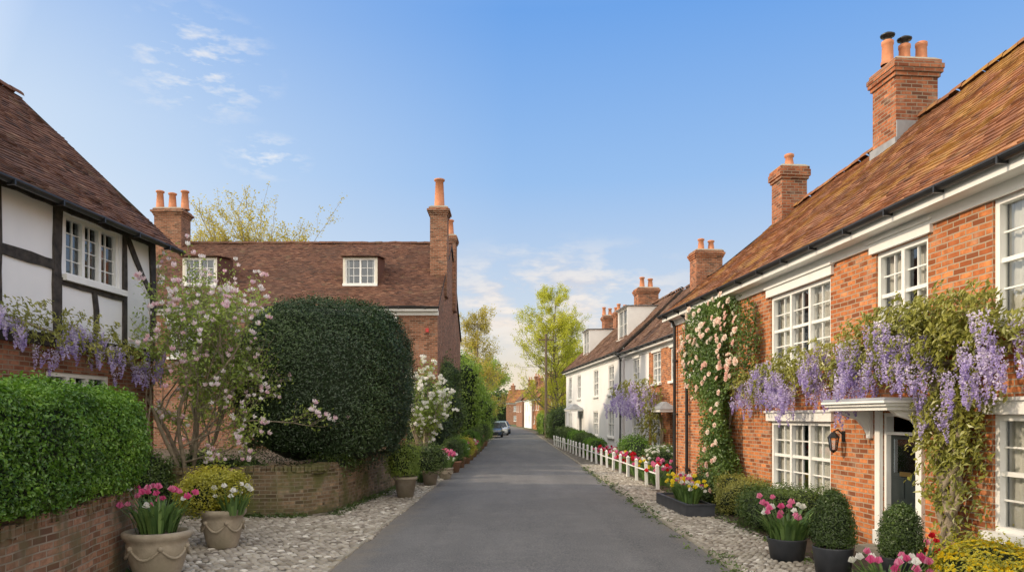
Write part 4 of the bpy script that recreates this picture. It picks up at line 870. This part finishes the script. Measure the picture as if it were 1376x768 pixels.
def rosepts(n):
    out=[]
    while sum(map(len,out))<n:
        z=rng.uniform(.3,4.4,n); w=np.where(z>2.2,1.85*np.sqrt(np.clip(1-((z-3.4)/1.25)**2,0,1)),.7+.2*np.sin(z*3)+.0); w=np.maximum(w,.6*(z<2.6))
        s=rng.uniform(-1,1,n)*w+.0+np.where(z<2.3,.15,0); keep=rng.uniform(0,1,n)<np.clip(w/1.5+.25,0,1)
        out.append(np.stack([s,-rng.uniform(-.1,.38,n),z],1)[keep])
    return np.concatenate(out)[:n]
P=rosepts(24000); sel=lfn(P,2.2,5)>-.8; P=P[sel]
g=Geo(); add_leaves(g,P,np.tile([0,-1,.4],(len(P),1)),.07,.6,rng,0,.6,.5+.25*lfn(P,3,9)+rng.normal(0,.18,len(P)),down=.3); g.obj('leaves',[L_ROSE],t)
P=rosepts(190); P=P[(P[:,2]>2.6)|(rng.uniform(0,1,len(P))<.25)]; P[:,1]=-.38; g=Geo(); add_flowers(g,P,np.tile([0,-1,.2],(len(P),1))+rng.normal(0,.3,(len(P),3)),rng,ROSE,0,.95); g.obj('blossom',[F_ROSE],t,kind='stuff')

# ------------------------------------------------------------------ fence
ft=thing('picket_fence','low white post and rail fence along the verge','fence',(3.8,19.4,0),math.atan2(30.6,-.95)); rng=R(120)
L=30.6; npost=23
for i in range(npost):
    g=Geo(); g.box(-.04,.04,-.04,.04,0,.62); g.box(-.05,.05,-.05,.05,.621,.635); g.frustum(-.045,.045,-.045,.045,.636,.69,-.038); o=g.obj('post',[WHITE],ft,(i*L/(npost-1),0,0)); o.rotation_euler=(rng.normal(0,.025),rng.normal(0,.03),rng.normal(0,.1))
g=Geo()
for i in range(npost-1):
    a=i*L/(npost-1)+.041; b=(i+1)*L/(npost-1)-.041; g.box(a,b,-.012,.012,.40,.435)
g.obj('rail',[WHITE],ft)
t=thing('utility_pole','tall wooden utility pole beside the road','utility pole',(3.15,69,0)); g=Geo(); g.lathe([(.14,0),(.1,9.6),(.001,9.65)],10); g.obj('pole',[POLEW],t); g=Geo(); g.box(-.7,.7,-.05,.05,9.0,9.12)
for x in (-.6,-.2,.2,.6): g.lathe([(.03,9.12),(.04,9.2),(.02,9.26)],8,x,0)
g.obj('crossarm',[POLEW],t)

# ------------------------------------------------------------------ cars
def car(label,loc,rot,paint):
    t=thing('parked_car',label,'car',loc,rot,'cars parked along the kerb'); g=Geo()
    st=[(-2.05,.35,.55,.62),(-1.95,.25,.72,.76),(-1.5,.22,.84,.84),(-.9,.2,.92,.86),(0,.2,.95,.87),(1.0,.2,.98,.87),(1.7,.22,.98,.84),(1.98,.28,.9,.78),(2.05,.4,.7,.66)]
    V=[]
    for x,zb,zt,w in st:
        V+=[(x,-w*.9,zb),(x,-w,zb+.15),(x,-w,(zb+zt)/2+.05),(x,-w*.93,zt),(x,w*.93,zt),(x,w,(zb+zt)/2+.05),(x,w,zb+.15),(x,w*.9,zb)]
    Q=[(i*8+j,i*8+(j+1)%8,(i+1)*8+(j+1)%8,(i+1)*8+j) for i in range(len(st)-1) for j in range(8)]; g.add(V,Q); n=len(st)-1
    g.add([V[i] for i in range(8)],[tuple(range(8))]); g.add([V[n*8+i] for i in range(8)],[tuple(range(8))[::-1]])
    rf=[(-.35,1.40,.58),(.3,1.46,.62),(1.0,1.43,.60),(1.35,1.36,.56)]; V=[]
    for x,z,w in rf: V+=[(x,-w,z-.04),(x,-w*.8,z),(x,w*.8,z),(x,w,z-.04)]
    g.add(V,[(i*4+j,i*4+j+1,(i+1)*4+j+1,(i+1)*4+j) for i in range(3) for j in range(3)])
    for s in (-1,1):
        g.tubes([([(-1.05,s*.78,.9),(-.35,s*.58,1.38)],[.035]*2),([(.35,s*.8,.95),(.35,s*.61,1.42)],[.035]*2),([(1.75,s*.76,.96),(1.35,s*.56,1.34)],[.05]*2)],6)
    g.obj('body',[paint],t,smooth=False)
    g=Geo(); B=[(-1.05,.76,.91),(1.75,.74,.965)]; T=[(-.35,.56,1.37),(1.35,.54,1.335)]
    g.poly([(B[0][0],-B[0][1],B[0][2]),(B[0][0],B[0][1],B[0][2]),(T[0][0],T[0][1],T[0][2]),(T[0][0],-T[0][1],T[0][2])]); g.poly([(B[1][0],B[1][1],B[1][2]),(B[1][0],-B[1][1],B[1][2]),(T[1][0],-T[1][1],T[1][2]),(T[1][0],T[1][1],T[1][2])])
    for s in (-1,1): g.poly([(B[0][0],s*.77,.91),(B[1][0],s*.75,.965),(T[1][0],s*.55,1.335),(T[0][0],s*.57,1.37)])
    g.obj('windows',[GLASSD],t)
    for x in (-1.3,1.3):
        for s in (-1,1):
            q=Geo(); q.lathe([(.2,-.1),(.3,-.1),(.32,-.06),(.32,.06),(.3,.1),(.2,.1)],20); w=q.obj('wheel',[RUBBER],t,(x,s*.78,.32)); w.rotation_euler=(math.pi/2,0,0)
            q=Geo(); q.lathe([(.001,-.08),(.05,-.1),(.2,-.07),(.2,.07),(.05,.1),(.001,.08)],12); q.obj('rim',[ALLOY],w)
    for s in (-1,1):
        q=Geo(); q.box(-2.0,-1.88,s*.62-.14,s*.62+.14,.58,.70); q.obj('headlight',[ALLOY],t)
        q=Geo(); q.box(-.95,-.85,s*.92-.07,s*.92+.07,.92,1.02); q.obj('wing_mirror',[paint],t)
    q=Geo(); q.box(-2.07,-2.03,-.45,.45,.32,.5); q.obj('grille',[BLACK],t)
    return t
GLASSD=m_simple('car_glass',(.02,.025,.03),(.03,.035,.04),2,.08,0)
DB=m_paint('dark_blue_car_paint',(.03,.05,.09)); SV=m_paint('silver_car_paint',(.4,.42,.44)); BK=m_paint('black_car_paint',(.02,.02,.024)); BL=m_paint('blue_car_paint',(.04,.10,.22))
car('dark blue hatchback parked by the kerb',(-1.75,71,0),math.radians(90),DB)
car('silver hatchback parked between two blue cars',(-1.25,78,0),math.radians(91),SV)
car('blue hatchback parked behind the silver car',(-1.1,85,0),math.radians(92),BL)
car('black hatchback parked beside the white cottage',(-1.3,92,0),math.radians(92),BK)

# ------------------------------------------------------------------ world, sun, camera
EL=math.radians(28); AZ=math.radians(-98)
S=Vector((math.sin(AZ)*math.cos(EL),math.cos(AZ)*math.cos(EL),math.sin(EL)))
ld=bpy.data.lights.new('sun','SUN'); ld.energy=3.0; ld.angle=math.radians(3.0); ld.color=(1,.81,.58)
lo=bpy.data.objects.new('sun',ld); COL.objects.link(lo); lo.rotation_euler=S.to_track_quat('Z','Y').to_euler()
W=bpy.data.worlds.new('World'); scene.world=W; W.use_nodes=True; nt=W.node_tree; nt.nodes.clear()
out=nt.nodes.new('ShaderNodeOutputWorld'); bg=nt.nodes.new('ShaderNodeBackground'); nt.links.new(bg.outputs[0],out.inputs[0])
sky=nt.nodes.new('ShaderNodeTexSky'); sky.sky_type='NISHITA'; sky.sun_disc=False; sky.sun_elevation=EL; sky.sun_rotation=AZ; sky.dust_density=1.5; sky.ozone_density=1.5; sky.air_density=1.0
tc=nt.nodes.new('ShaderNodeTexCoord').outputs['Generated']; sep=N(nt,'ShaderNodeSeparateXYZ',{0:tc})
K=1/.15
def kc(c): return tuple(x*K for x in c)
def M(a,b,op='MULTIPLY'): return N(nt,'ShaderNodeMath',{0:a,1:b},operation=op).outputs[0]
def dirmask(c,sx,sz,soft):
    c=Vector(c).normalized(); sb=N(nt,'ShaderNodeVectorMath',{0:tc,1:tuple(c)},operation='SUBTRACT')
    mu=N(nt,'ShaderNodeVectorMath',{0:sb.outputs[0],1:(1/sx,1/sx,1/sz)},operation='MULTIPLY'); ln=N(nt,'ShaderNodeVectorMath',{0:mu.outputs[0]},operation='LENGTH')
    return ramp(nt,ln.outputs['Value'],[(soft,1),(1,0)])
grad=ramp(nt,sep.outputs[2],[(0,(1.0,.82,.58)),(.06,(.92,.80,.65)),(.14,(.64,.73,.84)),(.30,(.33,.55,.90)),(.48,(.16,.39,.86)),(.62,(.25,.45,.88)),(.9,(.7,.78,.9))])  # lightens again toward the zenith, out of view, as added overhead fill
lx=N(nt,'ShaderNodeMath',{0:sep.outputs[0],1:-1.0},operation='MULTIPLY').outputs[0]
pale=M(ramp(nt,lx,[(0,0),(.3,.42),(.5,.8),(.6,.9)]),ramp(nt,sep.outputs[2],[(.0,.6),(.22,1),(.34,.85),(.46,.5)]))
grad=mix(nt,pale,grad,(.76,.86,.96))
sc_=N(nt,'ShaderNodeVectorMath',{0:grad,'Scale':K},operation='SCALE').outputs[0]
base=mix(nt,.1,sc_,sky.outputs[0])
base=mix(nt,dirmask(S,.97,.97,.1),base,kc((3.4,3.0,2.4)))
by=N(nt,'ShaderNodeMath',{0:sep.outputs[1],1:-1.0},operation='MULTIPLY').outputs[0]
base=mix(nt,ramp(nt,by,[(0,0),(.5,1)]),base,kc((2.0,1.86,1.66)))  # unseen sky behind the camera brightened: added fill light for shaded surfaces
mp=N(nt,'ShaderNodeMapping',{'Vector':tc,'Scale':(1,1,3.0)})
def wn_(scale,detail,rough):
    n=N(nt,'ShaderNodeTexNoise',{'Scale':scale,'Detail':detail,'Roughness':rough,'Vector':mp.outputs[0]}); return n.outputs[0]
n2=wn_(20,4,.62); n0=wn_(10,5,.6)
m1=M(dirmask((.06,1,.155),.24,.09,.35),ramp(nt,n0,[(.41,0),(.55,.95)]))
m2=M(dirmask((-.42,1,.47),.10,.07,.1),ramp(nt,n2,[(.50,0),(.66,.8)]))
m3=M(dirmask((-.33,1,.35),.06,.03,.1),ramp(nt,n2,[(.46,0),(.62,.9)]))
cl=M(M(m1,m2,'MAXIMUM'),m3,'MAXIMUM')
lowz=ramp(nt,sep.outputs[2],[(.07,(1.0,.84,.64)),(.13,(.94,.82,.72)),(.18,(.64,.66,.74)),(.22,(.68,.72,.80)),(.3,(.9,.93,.97))])
lz=N(nt,'ShaderNodeVectorMath',{0:lowz,'Scale':K},operation='SCALE').outputs[0]
ccol=mix(nt,ramp(nt,n2,[(.44,.0),(.62,.6)]),lz,kc((.97,.91,.84)))
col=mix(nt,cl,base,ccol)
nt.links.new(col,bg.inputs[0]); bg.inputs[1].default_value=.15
cam=bpy.data.cameras.new('camera'); co=bpy.data.objects.new('camera',cam); COL.objects.link(co); co.location=(0,0,1.9); co.rotation_euler=(math.pi/2,0,0)
cam.sensor_width=36; cam.lens=26.16; cam.shift_y=.128; cam.clip_end=3000; cam.clip_start=.05; scene.camera=co
scene.view_settings.view_transform='Standard'; scene.view_settings.look='None'; scene.view_settings.exposure=0
